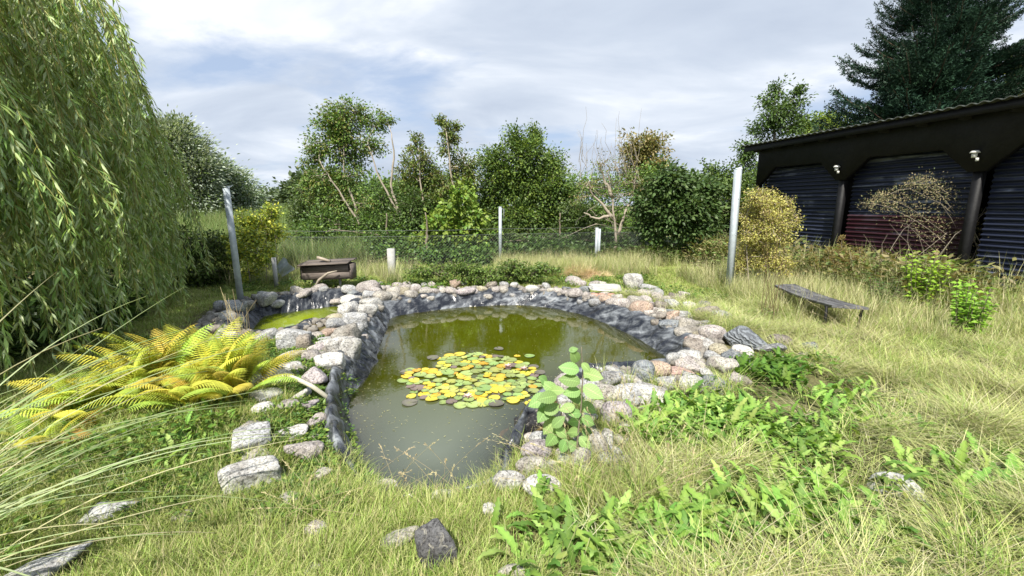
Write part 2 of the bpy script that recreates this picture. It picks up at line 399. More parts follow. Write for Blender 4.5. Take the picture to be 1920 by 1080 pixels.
def offset_loop(P, d):
    T = np.roll(P, -2, 0) - np.roll(P, 2, 0); T /= np.linalg.norm(T, axis=1)[:, None]
    N = np.c_[T[:, 1], -T[:, 0]]
    return P + N * np.asarray(d)[:, None]
def liner(name, P, label, width=1.0):
    n = len(P) * 3
    idx = np.linspace(0, len(P), n, endpoint=False); Q = np.vstack([P, P[:1]])
    P = np.c_[np.interp(idx, range(len(Q)), Q[:, 0]), np.interp(idx, range(len(Q)), Q[:, 1])]
    rows = [(-.42, -.60), (-.33, -.5), (-.2, -.37), (-.1, -.27), (-.04, -.19), (0, -.135), (.025, -.105), (.05, -.075), (.08, -.045), (.11, -.012), (.14, .02), (.17, .05), (.2, .075), (.235, .1), (.27, .115), (.31, .118), (.35, .095), (.42, -.02)]
    s = np.arange(n) / n * 2 * pi
    per = n / 100
    base = P
    front = np.clip((2.75 - P[:, 1]) / .5, 0, 1)
    nn = lambda a, b: fbm(np.cos(s) * a + 40 + b, np.sin(s) * a + 40, 3)
    G = []; Cc = []
    ridge = lambda a, b: 1 - np.abs(2 * nn(a, b) - 1) * 2.2
    wid = 1 + (nn(3, 0) - .5) * 1.0
    px, py = P[:, 0], P[:, 1]
    wid = wid * np.where(px > 0, np.interp(py, [3, 4, 5], [.5, .7, .85]), np.interp(py, [3.5, 4.2], [.38, 1.0]))
    for k, (d, z) in enumerate(rows):
        t = k / (len(rows) - 1)
        dd = np.full(n, d)
        if d > 0: dd = d * wid * width * (1 - .55 * front); z = z * (1 - front) + (z * .1 - .125) * front
        amp = np.interp(d, [-.4, -.05, .05, .3, .42], [.005, .010, .020, .022, .008])
        amp = amp * np.clip(wid / .9, .4, 1.1)
        dd = dd + amp * ((ridge(11, 3 + t * 2.5) - .3) * 1.3 + (nn(50, 7 + t * 5) - .5) * .7 + (nn(9, t * 2.5) - .5) * 2.0)
        zz = z + amp * ((nn(40, 11 + t * 4) - .5) * .8 + (ridge(9, 20 + t * 3) - .3) * 1.2)
        q = offset_loop(P, dd)
        G.append(np.c_[q, zz]); Cc.append(np.c_[np.full(n, np.interp(z if np.isscalar(z) else z.mean(), [-.6, ZW, .12], [0, .5, 1])), s / 6.283, s * 0])
    G = np.stack(G, 1); Cc = np.stack(Cc, 1)
    G[:, 5, 2] = np.maximum(G[:, 5, 2], -.14)
    m = MB(); m.grid(G, Cc.reshape(-1, 3), closed=True)
    o = m.build(name, M['liner' if 'large' in label else 'liner2'], smooth=True)
    return tag(o, label, 'pond liner')
liner('pond_liner', MAIN, 'wrinkled black plastic liner round the bank of the large pond', 1.1)
liner('pond_liner', POOL, 'shiny black plastic liner round the small shallow pool')

def water(name, P, mat, label, silt_sky):
    x0, y0 = P.min(0) - .08; x1, y1 = P.max(0) + .08; st = .05
    gx = np.arange(x0, x1, st); gy = np.arange(y0, y1, st); X, Y = np.meshgrid(gx, gy, indexing='ij')
    d = sdist(X.ravel(), Y.ravel(), P).reshape(X.shape)
    keep = d < .07
    G = np.stack([X, Y, np.full(X.shape, ZW)], 2)
    op = np.interp(-d, [-.1, 0, .12, .4, .8], [.15, .22, .5, .86, .97])
    col = np.stack([op, silt_sky(X, Y), X * 0], 2)
    idx = -np.ones(X.shape, int); idx[keep] = np.arange(keep.sum())
    a, b, c, e = idx[:-1, :-1], idx[1:, :-1], idx[1:, 1:], idx[:-1, 1:]
    ok = (a >= 0) & (b >= 0) & (c >= 0) & (e >= 0)
    f = np.vstack([np.c_[a[ok], b[ok], c[ok]], np.c_[a[ok], c[ok], e[ok]]])
    m = MB(); m.add(G[keep], f, col[keep])
    o = m.build(name, mat, smooth=True)
    return tag(o, label, kind='structure')
water('pond_water', MAIN, M['water'], 'murky olive green water of the large pond', lambda x, y: np.clip((4.1 - y) / 1.3, 0, 1) * .9)
water('pool_water', POOL, M['water2'], 'bright algae green water of the small pool', lambda x, y: np.clip((6 - y) / 1, 0, 1) * .5)
# ---------------------------------------------------------------- stones
_ico = {}
def icosphere(n):
    if n in _ico: return _ico[n]
    import bmesh
    bm = bmesh.new(); bmesh.ops.create_icosphere(bm, subdivisions=n, radius=1)
    v = np.array([p.co[:] for p in bm.verts]); f = np.array([[q.index for q in p.verts] for p in bm.faces]); bm.free()
    _ico[n] = (v / np.linalg.norm(v, axis=1)[:, None], f); return _ico[n]
def rock_verts(shape, seed, sub):
    r = np.random.default_rng(seed); v, f = icosphere(sub)
    k, lo, hi, p = {'round': (14, .86, 1.02, 9), 'ang': (12, .50, .95, 30), 'block': (0, 0, 0, 34), 'slab': (8, .55, .95, 30)}[shape]
    if shape == 'block':
        N = np.vstack([np.eye(3), -np.eye(3), r.normal(size=(4, 3))]); N[:6] += r.normal(size=(6, 3)) * .14
        c = np.r_[r.uniform(.60, .78, 6), r.uniform(.85, 1.05, 4)]
    else:
        N = r.normal(size=(k, 3)); c = r.uniform(lo, hi, k)
        N = np.vstack([N, [[0, 0, 1]]]); c = np.r_[c, .72 if shape != 'round' else .85]
    N /= np.linalg.norm(N, axis=1)[:, None]
    dp = v @ N.T
    inv = np.maximum(dp, 0) / c[None]
    rad = 1 / (np.sum(inv ** p, 1) + (1 / (1.0 if shape == 'round' else 1.22)) ** p) ** (1 / p)
    a = r.uniform(0, 99, 3)
    t3 = lambda s, o_: (fbm(v[:, 0] * s + a[0], v[:, 1] * s + a[1], o_) + fbm(v[:, 1] * s + a[1] + 9, v[:, 2] * s + a[2], o_) + fbm(v[:, 2] * s + a[2] + 5, v[:, 0] * s + a[0], o_)) / 3 * 1.5 - .75
    nz = t3(1.8, 3); nz2 = t3(6, 2)
    rad = rad * (1 + nz * (.12 if shape == 'round' else .22) + nz2 * .06)
    w_ = v * rad[:, None]
    return w_ / np.abs(w_).max(0), f
COL = dict(W=(.55, .54, .51), G=(.40, .405, .41), P=(.43, .385, .36), T=(.42, .39, .34), O=(.42, .30, .22), D=(.14, .14, .145), S=(.22, .245, .27), B=(.28, .24, .20), M=(.40, .35, .36), Y=(.44, .39, .26), K=(.03, .03, .035), R=(.42, .27, .22))
CN = dict(W='off-white', G='grey', P='pinkish', T='tan', O='orange-brown', D='dark grey', S='slate blue', B='brown', M='mauve grey', Y='ochre', K='black', R='reddish')
SN = dict(round='rounded', ang='angular', block='blocky', slab='flat')
# x, y, w, h in photograph pixels, colour, shape, optional label, optional lift
ST = """496 563 33 14 W ang;521 563 21 11 W round;531 560 12 9 G ang;559 563 25 13 T ang;564 553 28 9 P slab;581 560 25 9 P slab;602 555 20 13 P round;605 544 17 12 G round
632 552 34 12 P slab|pale pink loaf-shaped stone lying on the small pool's back edge;663 552 17 12 S round|small slate blue pebble between the two pools' back edges;655 544 21 12 G round;691 543 32 18 P round|largest pinkish boulder behind the ridge between the pools;711 533 12 9 P round;716 543 18 10 P round;727 543 15 13 P round
691 556 34 17 G ang;670 559 15 12 W ang;718 558 28 19 T round;658 569 40 25 W ang|large off-white angular rock topping the ridge at its back;700 570 40 24 W ang;687 583 35 21 W block|off-white block with ochre side set on the ridge between pools;711 581 18 18 T ang;653 585 38 24 W ang
633 601 31 21 Y ang;665 603 38 26 G block|grey granite block halfway along the ridge between pools;629 612 30 15 G ang;666 617 24 15 G ang;620 624 40 12 O slab|orange flat stone at the right edge of the small pool;651 632 44 30 T block|big greyish tan block overhanging the liner between the pools;681 634 18 13 P round|small pinkish stone resting on the liner under the ridge;591 632 24 14 T ang
571 649 22 34 B block|brown flaky stone standing on edge at the small pool's front;551 643 50 36 G block|big grey granite slab at the front of the small pool;502 634 38 22 G ang|grey stone at the small pool's front edge behind the ferns;594 645 16 9 P ang;611 645 21 14 W block|small white cube-like stone in the ridge's hollow;598 656 32 14 M round|mauve white lens-shaped stone in the ridge's hollow;613 636 28 12 G slab;631 653 40 33 W ang
658 666 34 40 W ang|pointed off-white stone hanging over the liner's left bank;660 649 24 25 P ang;622 686 46 32 W block|off-white block at the ridge's foot above the liner;587 672 30 26 P ang;542 672 52 30 W slab|broad off-white slab right of the ferns;604 665 20 15 T ang;544 690 38 25 W ang;433 630 21 12 W round;467 643 15 10 W ang
433 579 32 26 G round|grey boulder at the foot of the leaning metal post;456 575 17 15 G ang;467 578 22 24 T ang;427 600 26 27 W round;412 577 17 20 G round;446 600 24 22 G ang
503 715 50 33 W block|white flat-topped block beside the upper end of the pipe;535 707 26 14 W ang;583 713 48 28 M ang|mauve grey stone just behind the pale pipe;493 744 57 33 G slab|grey granite slab among groundcover below the ferns;566 738 44 18 W slab;578 759 30 20 M slab;537 760 38 20 P slab;494 768 30 14 W round;481 782 16 13 W ang;507 784 20 15 T ang;464 801 38 22 T slab|beige sloping stone at the edge of the long grass
553 806 50 17 W slab|long white stone in the middle of the groundcover;594 788 27 26 P round|small pink egg-like stone near the liner's folded corner;472 829 56 36 G block|grey granite block with pinkish stone below it;484 850 46 18 P slab;618 826 42 28 P ang|bright pink wedge stone beside the crumpled liner;572 845 58 26 P ang;603 891 42 26 T ang|tan stone in grass left of the pond's near end
475 902 104 52 W block|large pale block in the grass before the pond;713 911 68 26 T round|tan stone half buried at the pond's near bank;544 936 32 14 T round;592 990 34 27 M round|lavender grey cobble alone in the foreground grass;754 1006 84 34 T slab|tan flat stone sunken in the foreground grass;812 1040 92 96 D ang|dark grey jagged rock standing in the foreground grass;580 1058 30 14 G slab
963 1077 62 20 T round;917 955 30 28 W ang|pale pointed stone poking out of grass by the bank;830 928 32 10 W slab;955 903 62 32 W round|pale rounded stone at the liner's near right corner;1016 914 72 38 W round|pale boulder in grass under the dry stalks;200 957 108 44 G slab|grey streaked flat rock among the long grass blades;345 966 28 20 T round;90 1068 150 30 G slab
1071 717 54 32 P round|pink boulder at the water behind the leafy sapling;1030 745 36 26 P round;1047 784 80 54 P round|largest pink boulder behind the leafy sapling;992 800 46 34 K block|black basalt block overhanging the near right bank;1006 846 50 32 M round;996 876 62 32 T round|tan boulder below the black basalt block;1105 722 32 26 G round;1147 716 32 32 G ang;1174 717 25 24 W block|small white block wedged left of the blue-grey oval stone;1190 719 36 22 T ang
1205 704 36 40 S round|blue-grey oval stone leaning at the water's edge;1232 695 44 26 O round|orange-brown oval boulder at the water's edge;1139 740 40 32 T round;1180 742 54 36 G round|big grey-brown boulder left of the white granite block;1153 781 50 44 M round;1138 825 30 52 W ang;1220 747 52 38 W block|white granite block touching the dandelion leaves;1248 717 30 22 G ang;1230 730 36 14 G slab;1123 838 36 42 T ang;1121 760 24 18 P round;1085 860 40 26 T ang
1353 694 46 42 T slab|pale speckled slab tilted on top of the right pile;1297 690 48 28 P ang;1268 700 66 12 R slab|thin reddish slab laid across the right pile;1298 710 32 24 G ang;1330 709 34 24 W ang;1298 726 42 18 W round;1343 722 48 15 S slab;1333 669 23 16 G block;1296 671 44 18 W slab;1302 654 32 20 B ang;1305 641 25 12 P ang
1335 629 42 32 P round|pink speckled oval boulder left of the striped slate boulder;1393 640 92 44 S ang|huge striped slate boulder on the right bank;1437 656 54 22 G slab|grey slab leaning against the striped slate boulder;1459 643 33 26 B round|brown round boulder beyond the striped slate boulder;1518 655 32 24 S ang|slate wedge stone alone in grass at the right;1507 668 20 16 T ang;1372 619 24 19 D ang;1327 594 42 26 B ang|big brownish grey boulder near the green weeds;1317 577 24 16 D ang;1348 599 34 22 G ang;1373 601 13 11 P round
1290 576 21 20 W ang;1357 604 26 14 D ang;1305 588 13 11 D round;1371 671 28 22 S ang;1353 661 40 20 Y round|moss-covered yellowish stone behind the tilted pale slab;1393 661 32 14 W slab;1333 654 28 14 W ang;1480 671 24 12 W slab;1377 711 24 15 P ang;1438 638 12 10 P round
1188 537 30 30 W round|white pitted stone standing upright behind the rim;1186 554 32 10 D slab|thin dark slate slab lying in front of the upright stone;1135 562 20 15 O round;1079 551 22 15 P round;1096 545 20 17 S ang;1100 558 14 14 P ang;1086 561 14 10 G ang;1047 546 14 11 P round;1062 542 14 10 S ang;1059 549 13 8 P round;1076 531 25 14 P round;1091 533 16 12 P round;1115 534 16 12 P round;1129 534 15 10 P round;1161 559 13 12 T round
1148 571 20 19 P ang;1166 571 26 16 P round;1152 559 12 11 T round;1190 567 26 15 T round;1210 565 19 17 P round;1207 555 26 14 P round;1215 543 27 17 G ang;1231 551 26 15 G ang;1231 560 24 12 P ang;1201 580 33 18 O round|orange-brown boulder on the liner's edge below the dark slate slab;1222 573 14 14 M ang;1238 573 24 18 B ang;1258 571 21 17 G ang;1265 557 28 14 B slab;1279 553 20 10 P ang;1248 560 18 13 P ang
1238 586 19 15 T round;1256 585 18 11 S ang;1226 582 13 11 P round;1215 588 17 12 P ang;1225 594 16 14 T ang;1240 595 18 18 B ang;1259 595 25 17 O ang;1272 598 14 11 P round;1284 594 22 20 G ang;1258 608 38 17 S slab|greenish slate slab overhanging the right bank's liner;1286 613 38 22 T ang|pale pitted rock at the corner of the right bank;1279 625 26 18 T round;1309 607 15 11 T round;1313 616 15 12 T round;1311 628 19 14 Y round;1293 636 17 12 R round;1322 607 16 12 G round
740 551 24 19 T round;756 550 17 20 Y ang|ochre standing stone in the back rim;772 553 20 13 T round;799 547 20 14 T round;780 544 17 17 P round;763 541 17 13 P round;745 537 17 11 P ang;764 534 15 10 M round;798 537 18 10 G slab;813 538 17 13 P ang;814 548 16 12 P round;829 547 12 13 T round;832 539 19 9 P slab;845 547 19 12 P round;852 536 21 15 O ang|orange angular stone on top of the back rim;872 534 17 10 G ang
874 545 30 14 M slab|mauve flat stone in the back rim left of the ivy;903 543 20 15 Y ang|yellowish stone under the ivy's left end;930 544 13 11 P round;945 544 13 13 T round;985 545 11 11 P round;997 543 20 14 W round|white oval stone at the ivy's right end;1017 545 13 11 P ang;1034 545 14 10 T round;735 556 18 14 T round;704 548 18 14 P round;888 548 14 9 P round;915 549 14 9 T round;962 547 12 9 G round;1690 905 100 95 G round|big half-buried grey boulder under hay at the lower right"""
ZONES = [((480, 610, 540, 570), "in the small pool's back edge"), ((610, 735, 525, 562), "at the back of the pool ridge"), ((600, 735, 562, 640), "in the ridge between the pools"), ((380, 490, 540, 650), "near the leaning metal post"),
  ((490, 735, 625, 698), "in the ridge behind the pale pipe"), ((440, 650, 698, 800), "in the groundcover beside the pale pipe"), ((440, 650, 800, 940), "in the groundcover left of the pond"), ((0, 1100, 900, 1100), "in the foreground grass"),
  ((1000, 1170, 700, 900), "round the leafy sapling"), ((1140, 1265, 680, 760), "at the water's edge behind the dandelions"), ((1265, 1400, 645, 735), "in the pile beside the tilted pale slab"), ((1285, 1550, 560, 680), "round the striped slate boulder"),
  ((1040, 1170, 520, 575), "round the concrete slab"), ((1170, 1300, 525, 566), "by the white upright stone"), ((1140, 1285, 560, 640), "along the liner below the dark slate slab"), ((1170, 1345, 560, 690), "at the corner of the right bank"), ((730, 880, 520, 565), "in the back rim by the concrete post"), ((880, 1050, 520, 565), "in the back rim under the ivy")]
rows = []
from collections import defaultdict
def fillers():
    """the smaller stones wedged between the traced ones"""
    r = np.random.default_rng(77); out = []
    have = []
    for ln in ST.split('\n'):
        for e in ln.split(';'):
            a = e.split('|')[0].split(); have.append((float(a[0]), float(a[1]), float(a[2])))
    areas = [(610, 735, 545, 690, 30), (1160, 1345, 545, 660, 60), (1140, 1400, 655, 735, 34), (730, 1050, 532, 556, 40), (980, 1180, 715, 880, 26), (490, 650, 550, 572, 10), (400, 480, 570, 640, 14), (1040, 1180, 535, 575, 18)]
    for x0, x1, y0, y1, n in areas:
        k = 0
        for _ in range(n * 12):
            x, y = r.uniform(x0, x1), r.uniform(y0, y1); w_ = r.uniform(11, 22) * (1.0 if y < 640 else 1.7)
            p = atz(x, y, .07); d = pond_d(p[0], p[1])[0]
            if not .20 < d < .95: continue
            if all(abs(x - a) > (w_ + c) * .42 or abs(y - b) > (w_ + c) * .26 for a, b, c in have):
                have.append((x, y, w_)); k += 1
                c_ = 'GPTBG'[r.integers(5)]
                out.append(dict(x=x, y=y, w=w_, h=w_ * .7, c=c_, s=['ang', 'round'][r.integers(2)], lab=None, fill=1))
            if k >= n: break
    return out
for ln in ST.split('\n'):
    for e in ln.split(';'):
        a, *lab = e.split('|'); x, y, w_, h_, c, s = a.split()
        rows.append(dict(x=float(x), y=float(y), w=float(w_), h=float(h_), c=c, s=s, lab=lab[0] if lab else None))
rows += fillers()
for r_ in rows:
    if not r_['lab']:
        z = next((zt for (a, b, c, d), zt in ZONES if a <= r_['x'] <= b and c <= r_['y'] <= d), 'beside the pond')
        r_['key'] = ('tiny ' if r_.get('fill') else '') + f"{CN[r_['c']]} {SN[r_['s']]} stone|{z}"
from collections import defaultdict
kk = defaultdict(list)
for r_ in rows:
    if not r_['lab']: kk[r_['key']].append(r_)
ORD = ['', 'first', 'second', 'third', 'fourth', 'fifth', 'sixth', 'seventh', 'eighth', 'ninth', 'tenth', 'eleventh', 'twelfth', 'thirteenth', 'fourteenth', 'fifteenth']
NUM = ['', 'one', 'two', 'three', 'four', 'five', 'six', 'seven', 'eight', 'nine', 'ten', 'eleven', 'twelve', 'thirteen', 'fourteen', 'fifteen']
for k, L in kk.items():
    a, z = k.split('|')
    if len(L) == 1: L[0]['lab'] = (f'small {a} {z}' if 'tiny' not in a else f'{a} {z}'); continue
    L.sort(key=lambda q: q['x'])
    for i, q in enumerate(L):
        n = len(L)
        if i == 0: q['lab'] = f'leftmost of {NUM[n]} {a}s {z}'
        elif i == n - 1: q['lab'] = f'rightmost of {NUM[n]} {a}s {z}'
        else: q['lab'] = f'{ORD[i + 1]} from left of {NUM[n]} {a}s {z}'
STONEPTS = []
for i, q in enumerate(rows):
    p = onground(q['x'], q['y'] + q['h'] * .1, .03); s = pxs(p)
    wd = q['w'] * s * (.70 if q['w'] < 34 else .62 if q['w'] < 60 else .51)
    al = math.atan2(CAMZ - p[2], math.hypot(p[0], p[1]))
    flat = {'slab': .38, 'block': .62, 'round': .66, 'ang': .66}[q['s']]
    dp = wd * {'slab': .8, 'block': .8, 'round': .8, 'ang': .8}[q['s']]
    hz = (q['h'] * s * .72 - dp * sin(al) * .6) / cos(al)
    hz = min(max(hz, wd * flat * 1.0), wd * 1.35)
    if q['w'] > 60 and q['h'] * s * .56 < (dp * sin(al) + hz * cos(al)) * .8: dp = max(wd * .5, (q['h'] * s * .56 - hz * cos(al) * .8) / sin(al) * 1.0)
    dp = min(dp, wd * 1.3)
    sub = 3 if q['w'] * pxs(np.array([0, 1, 1])) and q['w'] < 45 else 4
    if q['s'] == 'round' and q['y'] > 600 and rng.random() < .45 or q['s'] == 'round' and rng.random() < .2: q['s2'] = 'ang'
    v, f = rock_verts(q.get('s2', q['s']) if 'rounded' not in q['lab'] and 'oval' not in q['lab'] and 'round ' not in q['lab'] else q['s'], 1000 + i, sub)
    az = math.atan2(p[0], p[1])
    m = MB(); m.add(v * [wd, dp, hz], f)
    special = 'striped slate boulder on' in q['lab'] or 'leaning against the striped' in q['lab']
    o = m.build('stone', M['slate'] if special else M['stone'], smooth=True)
    lift = hz * (.5 if 'half-buried' not in q['lab'] else -.42)
    ground_z = float(H(p[0], p[1])[0])
    o.location = (p[0], p[1], ground_z + lift + .01)
    tx, ty = (rng.normal() * .12, rng.normal() * .12)
    if 'tilted' in q['lab']: tx, ty = .45, .25
    o.rotation_euler = (tx, ty, -az + rng.normal() * .12)
    c = np.array(COL[q['c']]); c = (c * .8 + c.mean() * .2) * rng.uniform(.74, 1.08)
    o.color = (*c, 1)
    tag(o, q['lab'], 'stone', 'rough stones laid round the pond')
    STONEPTS.append((p[0], p[1], max(wd, dp) * (.35 if 'half-buried' in q['lab'] else 1)))
_p = onground(1138, 548, .06); STONEPTS.append((_p[0], _p[1], .38)); STONEPTS = np.array(STONEPTS)
def stone_free(x, y, k=.8):
    ok = np.ones(len(x), bool)
    for sx, sy, sr in STONEPTS: ok &= (x - sx) ** 2 + (y - sy) ** 2 > (sr * k) ** 2
    return ok

# ---------------------------------------------------------------- scattering (stuff nobody could count)
def scatter(name, label, protos, P, rot, sc, var, parent=None, mat=None):
    """one object: points carrying rotation/scale; geometry nodes put one of the proto meshes on each"""
    me = bpy.data.meshes.new(name); n = len(P)
    me.vertices.add(n); me.vertices.foreach_set('co', np.asarray(P, 'f').ravel())
    for an, ty, key, dat in (('rot', 'FLOAT_VECTOR', 'vector', rot), ('scl', 'FLOAT', 'value', sc), ('var', 'INT', 'value', var)):
        at = me.attributes.new(an, ty, 'POINT'); at.data.foreach_set(key, np.asarray(dat, 'i' if ty == 'INT' else 'f').ravel())
    o = bpy.data.objects.new(name, me); C.objects.link(o)
    g = bpy.data.node_groups.new(name, 'GeometryNodeTree')
    g.interface.new_socket('Geometry', in_out='INPUT', socket_type='NodeSocketGeometry')
    g.interface.new_socket('Geometry', in_out='OUTPUT', socket_type='NodeSocketGeometry')
    N = g.nodes; Lk = g.links
    gi = N.new('NodeGroupInput'); go = N.new('NodeGroupOutput'); jn = N.new('GeometryNodeJoinGeometry')
    def attr(nm, ty):
        a = N.new('GeometryNodeInputNamedAttribute'); a.data_type = ty; a.inputs[0].default_value = nm; return a.outputs[0]
    ar, asx, av = attr('rot', 'FLOAT_VECTOR'), attr('scl', 'FLOAT'), attr('var', 'INT')
    for i, pr in enumerate(protos):
        oi = N.new('GeometryNodeObjectInfo'); oi.inputs['Object'].default_value = pr; oi.inputs['As Instance'].default_value = True
        cp = N.new('FunctionNodeCompare'); cp.data_type = 'INT'; cp.operation = 'EQUAL'
        Lk.new(av, cp.inputs[2]); cp.inputs[3].default_value = i
        ip = N.new('GeometryNodeInstanceOnPoints')
        Lk.new(gi.outputs[0], ip.inputs['Points']); Lk.new(cp.outputs[0], ip.inputs['Selection']); Lk.new(oi.outputs['Geometry'], ip.inputs['Instance'])
        Lk.new(ar, ip.inputs['Rotation']); Lk.new(asx, ip.inputs['Scale']); Lk.new(ip.outputs[0], jn.inputs[0])
    Lk.new(jn.outputs[0], go.inputs[0])
    md = o.modifiers.new('scatter', 'NODES'); md.node_group = g
    tag(o, label, kind='stuff')
    if parent is not None: o.parent = parent
    return o
def yaw(n, tilt=.12, r=rng): return np.c_[r.normal(0, tilt, n), r.normal(0, tilt, n), r.uniform(0, 2 * pi, n)]

def blade(m, base, az, L, w0, lean, bend, col, seg=4, tipcol=None):
    """grass blade: ribbon that leans and bends over"""
    u = np.linspace(0, 1, seg + 1)
    th = lean + bend * u; ds = L / seg
    hx = np.r_[0, np.cumsum(np.sin(th[:-1]) * ds)]; hz = np.r_[0, np.cumsum(np.cos(th[:-1]) * ds)]
    d = np.array([cos(az), sin(az), 0]); sd = np.array([-sin(az), cos(az), 0])
    Cn = np.asarray(base) + hx[:, None] * d + hz[:, None] * [0, 0, 1]
    wd = w0 * (1 - u ** 1.6) * .5 + w0 * .03
    V = np.stack([Cn - sd * wd[:, None], Cn + sd * wd[:, None]], 1).reshape(-1, 3)
    F = [t for i in range(seg) for t in ((2 * i, 2 * i + 1, 2 * i + 3), (2 * i, 2 * i + 3, 2 * i + 2))]
    c = np.asarray(col, float)
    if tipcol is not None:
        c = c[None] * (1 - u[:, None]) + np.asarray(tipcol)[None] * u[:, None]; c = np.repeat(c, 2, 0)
    m.add(V, F, c)
def tuft(seed, n, rad, L, w0, lean, bend, cols, mat, seg=3):
    r = np.random.default_rng(seed); m = MB()
    for _ in range(n):
        a = r.uniform(0, 2 * pi); q = rad * math.sqrt(r.random())
        c = np.array(cols[r.integers(len(cols))]) * r.uniform(.75, 1.2)
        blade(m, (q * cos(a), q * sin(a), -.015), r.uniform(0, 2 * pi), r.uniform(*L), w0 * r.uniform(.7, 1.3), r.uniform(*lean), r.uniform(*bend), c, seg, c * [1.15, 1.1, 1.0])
    return m.build('tuft', M[mat], link=False)
GR = [(.27, .38, .09), (.34, .43, .12), (.42, .46, .18), (.20, .31, .06), (.52, .50, .27)]
DRY = [(.42, .41, .21), (.47, .46, .27), (.32, .38, .15), (.24, .33, .10), (.52, .50, .33)]
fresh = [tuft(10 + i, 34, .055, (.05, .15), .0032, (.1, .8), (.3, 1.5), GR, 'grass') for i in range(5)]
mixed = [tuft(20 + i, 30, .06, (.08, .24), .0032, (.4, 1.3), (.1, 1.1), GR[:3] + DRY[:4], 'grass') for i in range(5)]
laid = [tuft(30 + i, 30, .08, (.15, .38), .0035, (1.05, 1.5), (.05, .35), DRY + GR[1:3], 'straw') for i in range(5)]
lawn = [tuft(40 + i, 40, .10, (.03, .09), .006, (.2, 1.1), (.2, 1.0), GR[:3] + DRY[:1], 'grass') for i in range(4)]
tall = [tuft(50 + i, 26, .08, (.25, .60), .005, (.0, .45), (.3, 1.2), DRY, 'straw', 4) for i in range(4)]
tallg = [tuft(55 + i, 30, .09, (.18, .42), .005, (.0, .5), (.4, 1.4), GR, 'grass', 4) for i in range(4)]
SHED_A, SHED_B = (7.40, 7.13), (6.36, 12.07)
def field(n, x0, x1, y0, y1, r):
    x = r.uniform(x0, x1, n); y = r.uniform(y0, y1, n)
    return x, y
def put(name, label, protos, x, y, s, tilt=.15, z=0.0, r=rng):
    P = np.c_[x, y, H(x, y) + z]; n = len(P)
    return scatter(name, label, protos, P, yaw(n, tilt, r), s, r.integers(0, len(protos), n))
def inview(x, y, pad=.25): return (np.abs(x) < (y + .3) * 1.22 + pad)
# leafy weed patches keep most grass off
WBOX = [(1470, 1560, 715, 800), (1560, 1600, 640, 660), (1700, 1900, 840, 960), (1260, 1420, 960, 1070), (1200, 1330, 775, 835), (1320, 1440, 765, 830), (1400, 1520, 800, 880), (1400, 1500, 690, 725), (980, 1240, 990, 1075), (1420, 1640, 900, 1040), (1540, 1680, 720, 800)]
WBC = [(atz(a, c, 0), atz(b, c, 0), atz(a, d, 0), atz(b, d, 0)) for a, b, c, d in WBOX]
def weedfree(x, y):
    k = np.ones(len(x), bool)
    for q in WBC:
        c = sum(q) / 4; rx = max(abs(p[0] - c[0]) for p in q) * .95 + .1; ry = max(abs(p[1] - c[1]) for p in q) * .95 + .1
        k &= ~((((x - c[0]) / rx) ** 2 + ((y - c[1]) / ry) ** 2 < 1) & (rng.random(len(x)) < .93))
    return k
# fresh grass, near and left
x, y = field(30000, -5.5, 3.0, .75, 5.0, rng); d = pond_d(x, y)
fr = (y < 2.6) & (x > -1.2) & (x < .5)
k = inview(x, y) & ((d > .42) | (fr & (d > .0))) & stone_free(x, y, .75) & weedfree(x, y)
zone = np.clip((1.0 - x) / .8, 0, 1) * np.clip((3.4 - y + fbm(x * 2, y * 2) * .8) / .6, 0, 1)
k &= rng.random(len(x)) < zone * (.6 + .5 * (fbm(x * 1.7, y * 1.7) > .42)) * np.clip(2.6 / y, .3, 1)
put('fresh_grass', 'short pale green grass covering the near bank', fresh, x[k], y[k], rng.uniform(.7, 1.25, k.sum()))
x, y = field(16000, -5.5, 3.0, .75, 4.5, rng); d = pond_d(x, y)
fr = (y < 2.6) & (x > -1.2) & (x < .5)
k = inview(x, y) & ((d > .45) | (fr & (d > .03))) & stone_free(x, y, .75)
k &= rng.random(len(x)) < .55 * (fbm(x * 2.1 + 9, y * 2.1) > .45) * np.clip(2.4 / y, .3, 1) * np.clip((1.6 - x) / .8, .1, 1)
put('mixed_grass', 'matted green and straw coloured grass on the near bank', mixed, x[k], y[k], rng.uniform(.7, 1.2, k.sum()))
# right hand field of flattened dry grass
x, y = field(36000, .3, 9.0, .8, 7.2, rng); d = pond_d(x, y)
k = inview(x, y) & (d > .75) & stone_free(x, y, .9) & (x < 6.9) & weedfree(x, y)
k &= rng.random(len(x)) < np.clip((x - .3) / 1.2, 0, 1) * (.18 + .82 * (fbm(x * 1.1 + 3, y * 1.1 + 2) > .40)) * np.clip(3.0 / y, .25, 1)
P = np.c_[x[k], y[k], H(x[k], y[k]) + rng.uniform(0, .05, k.sum()) + np.clip(fbm(x[k] * 2.2, y[k] * 2.2, 3) - .45, 0, .3) * .3]; n = len(P)
az = .9 + (fbm(P[:, 0] * .5, P[:, 1] * .5) - .5) * 5
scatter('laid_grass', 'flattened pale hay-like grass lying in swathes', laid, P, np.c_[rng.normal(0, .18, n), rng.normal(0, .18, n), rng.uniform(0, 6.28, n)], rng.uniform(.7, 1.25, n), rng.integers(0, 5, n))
x, y = field(16000, .3, 9.0, .8, 7.5, rng); d = pond_d(x, y)
k = inview(x, y) & (d > .6) & stone_free(x, y, .9) & (x < 7.0) & weedfree(x, y)
k &= rng.random(len(x)) < 1.2 * (fbm(x * 1.3 + 8, y * 1.3 + 5) > .5) * np.clip(3.0 / y, .25, 1)
put('green_grass', 'green tufty grass between the dry swathes', tallg[:2] + mixed, x[k], y[k], rng.uniform(.5, .95, k.sum()), .3)
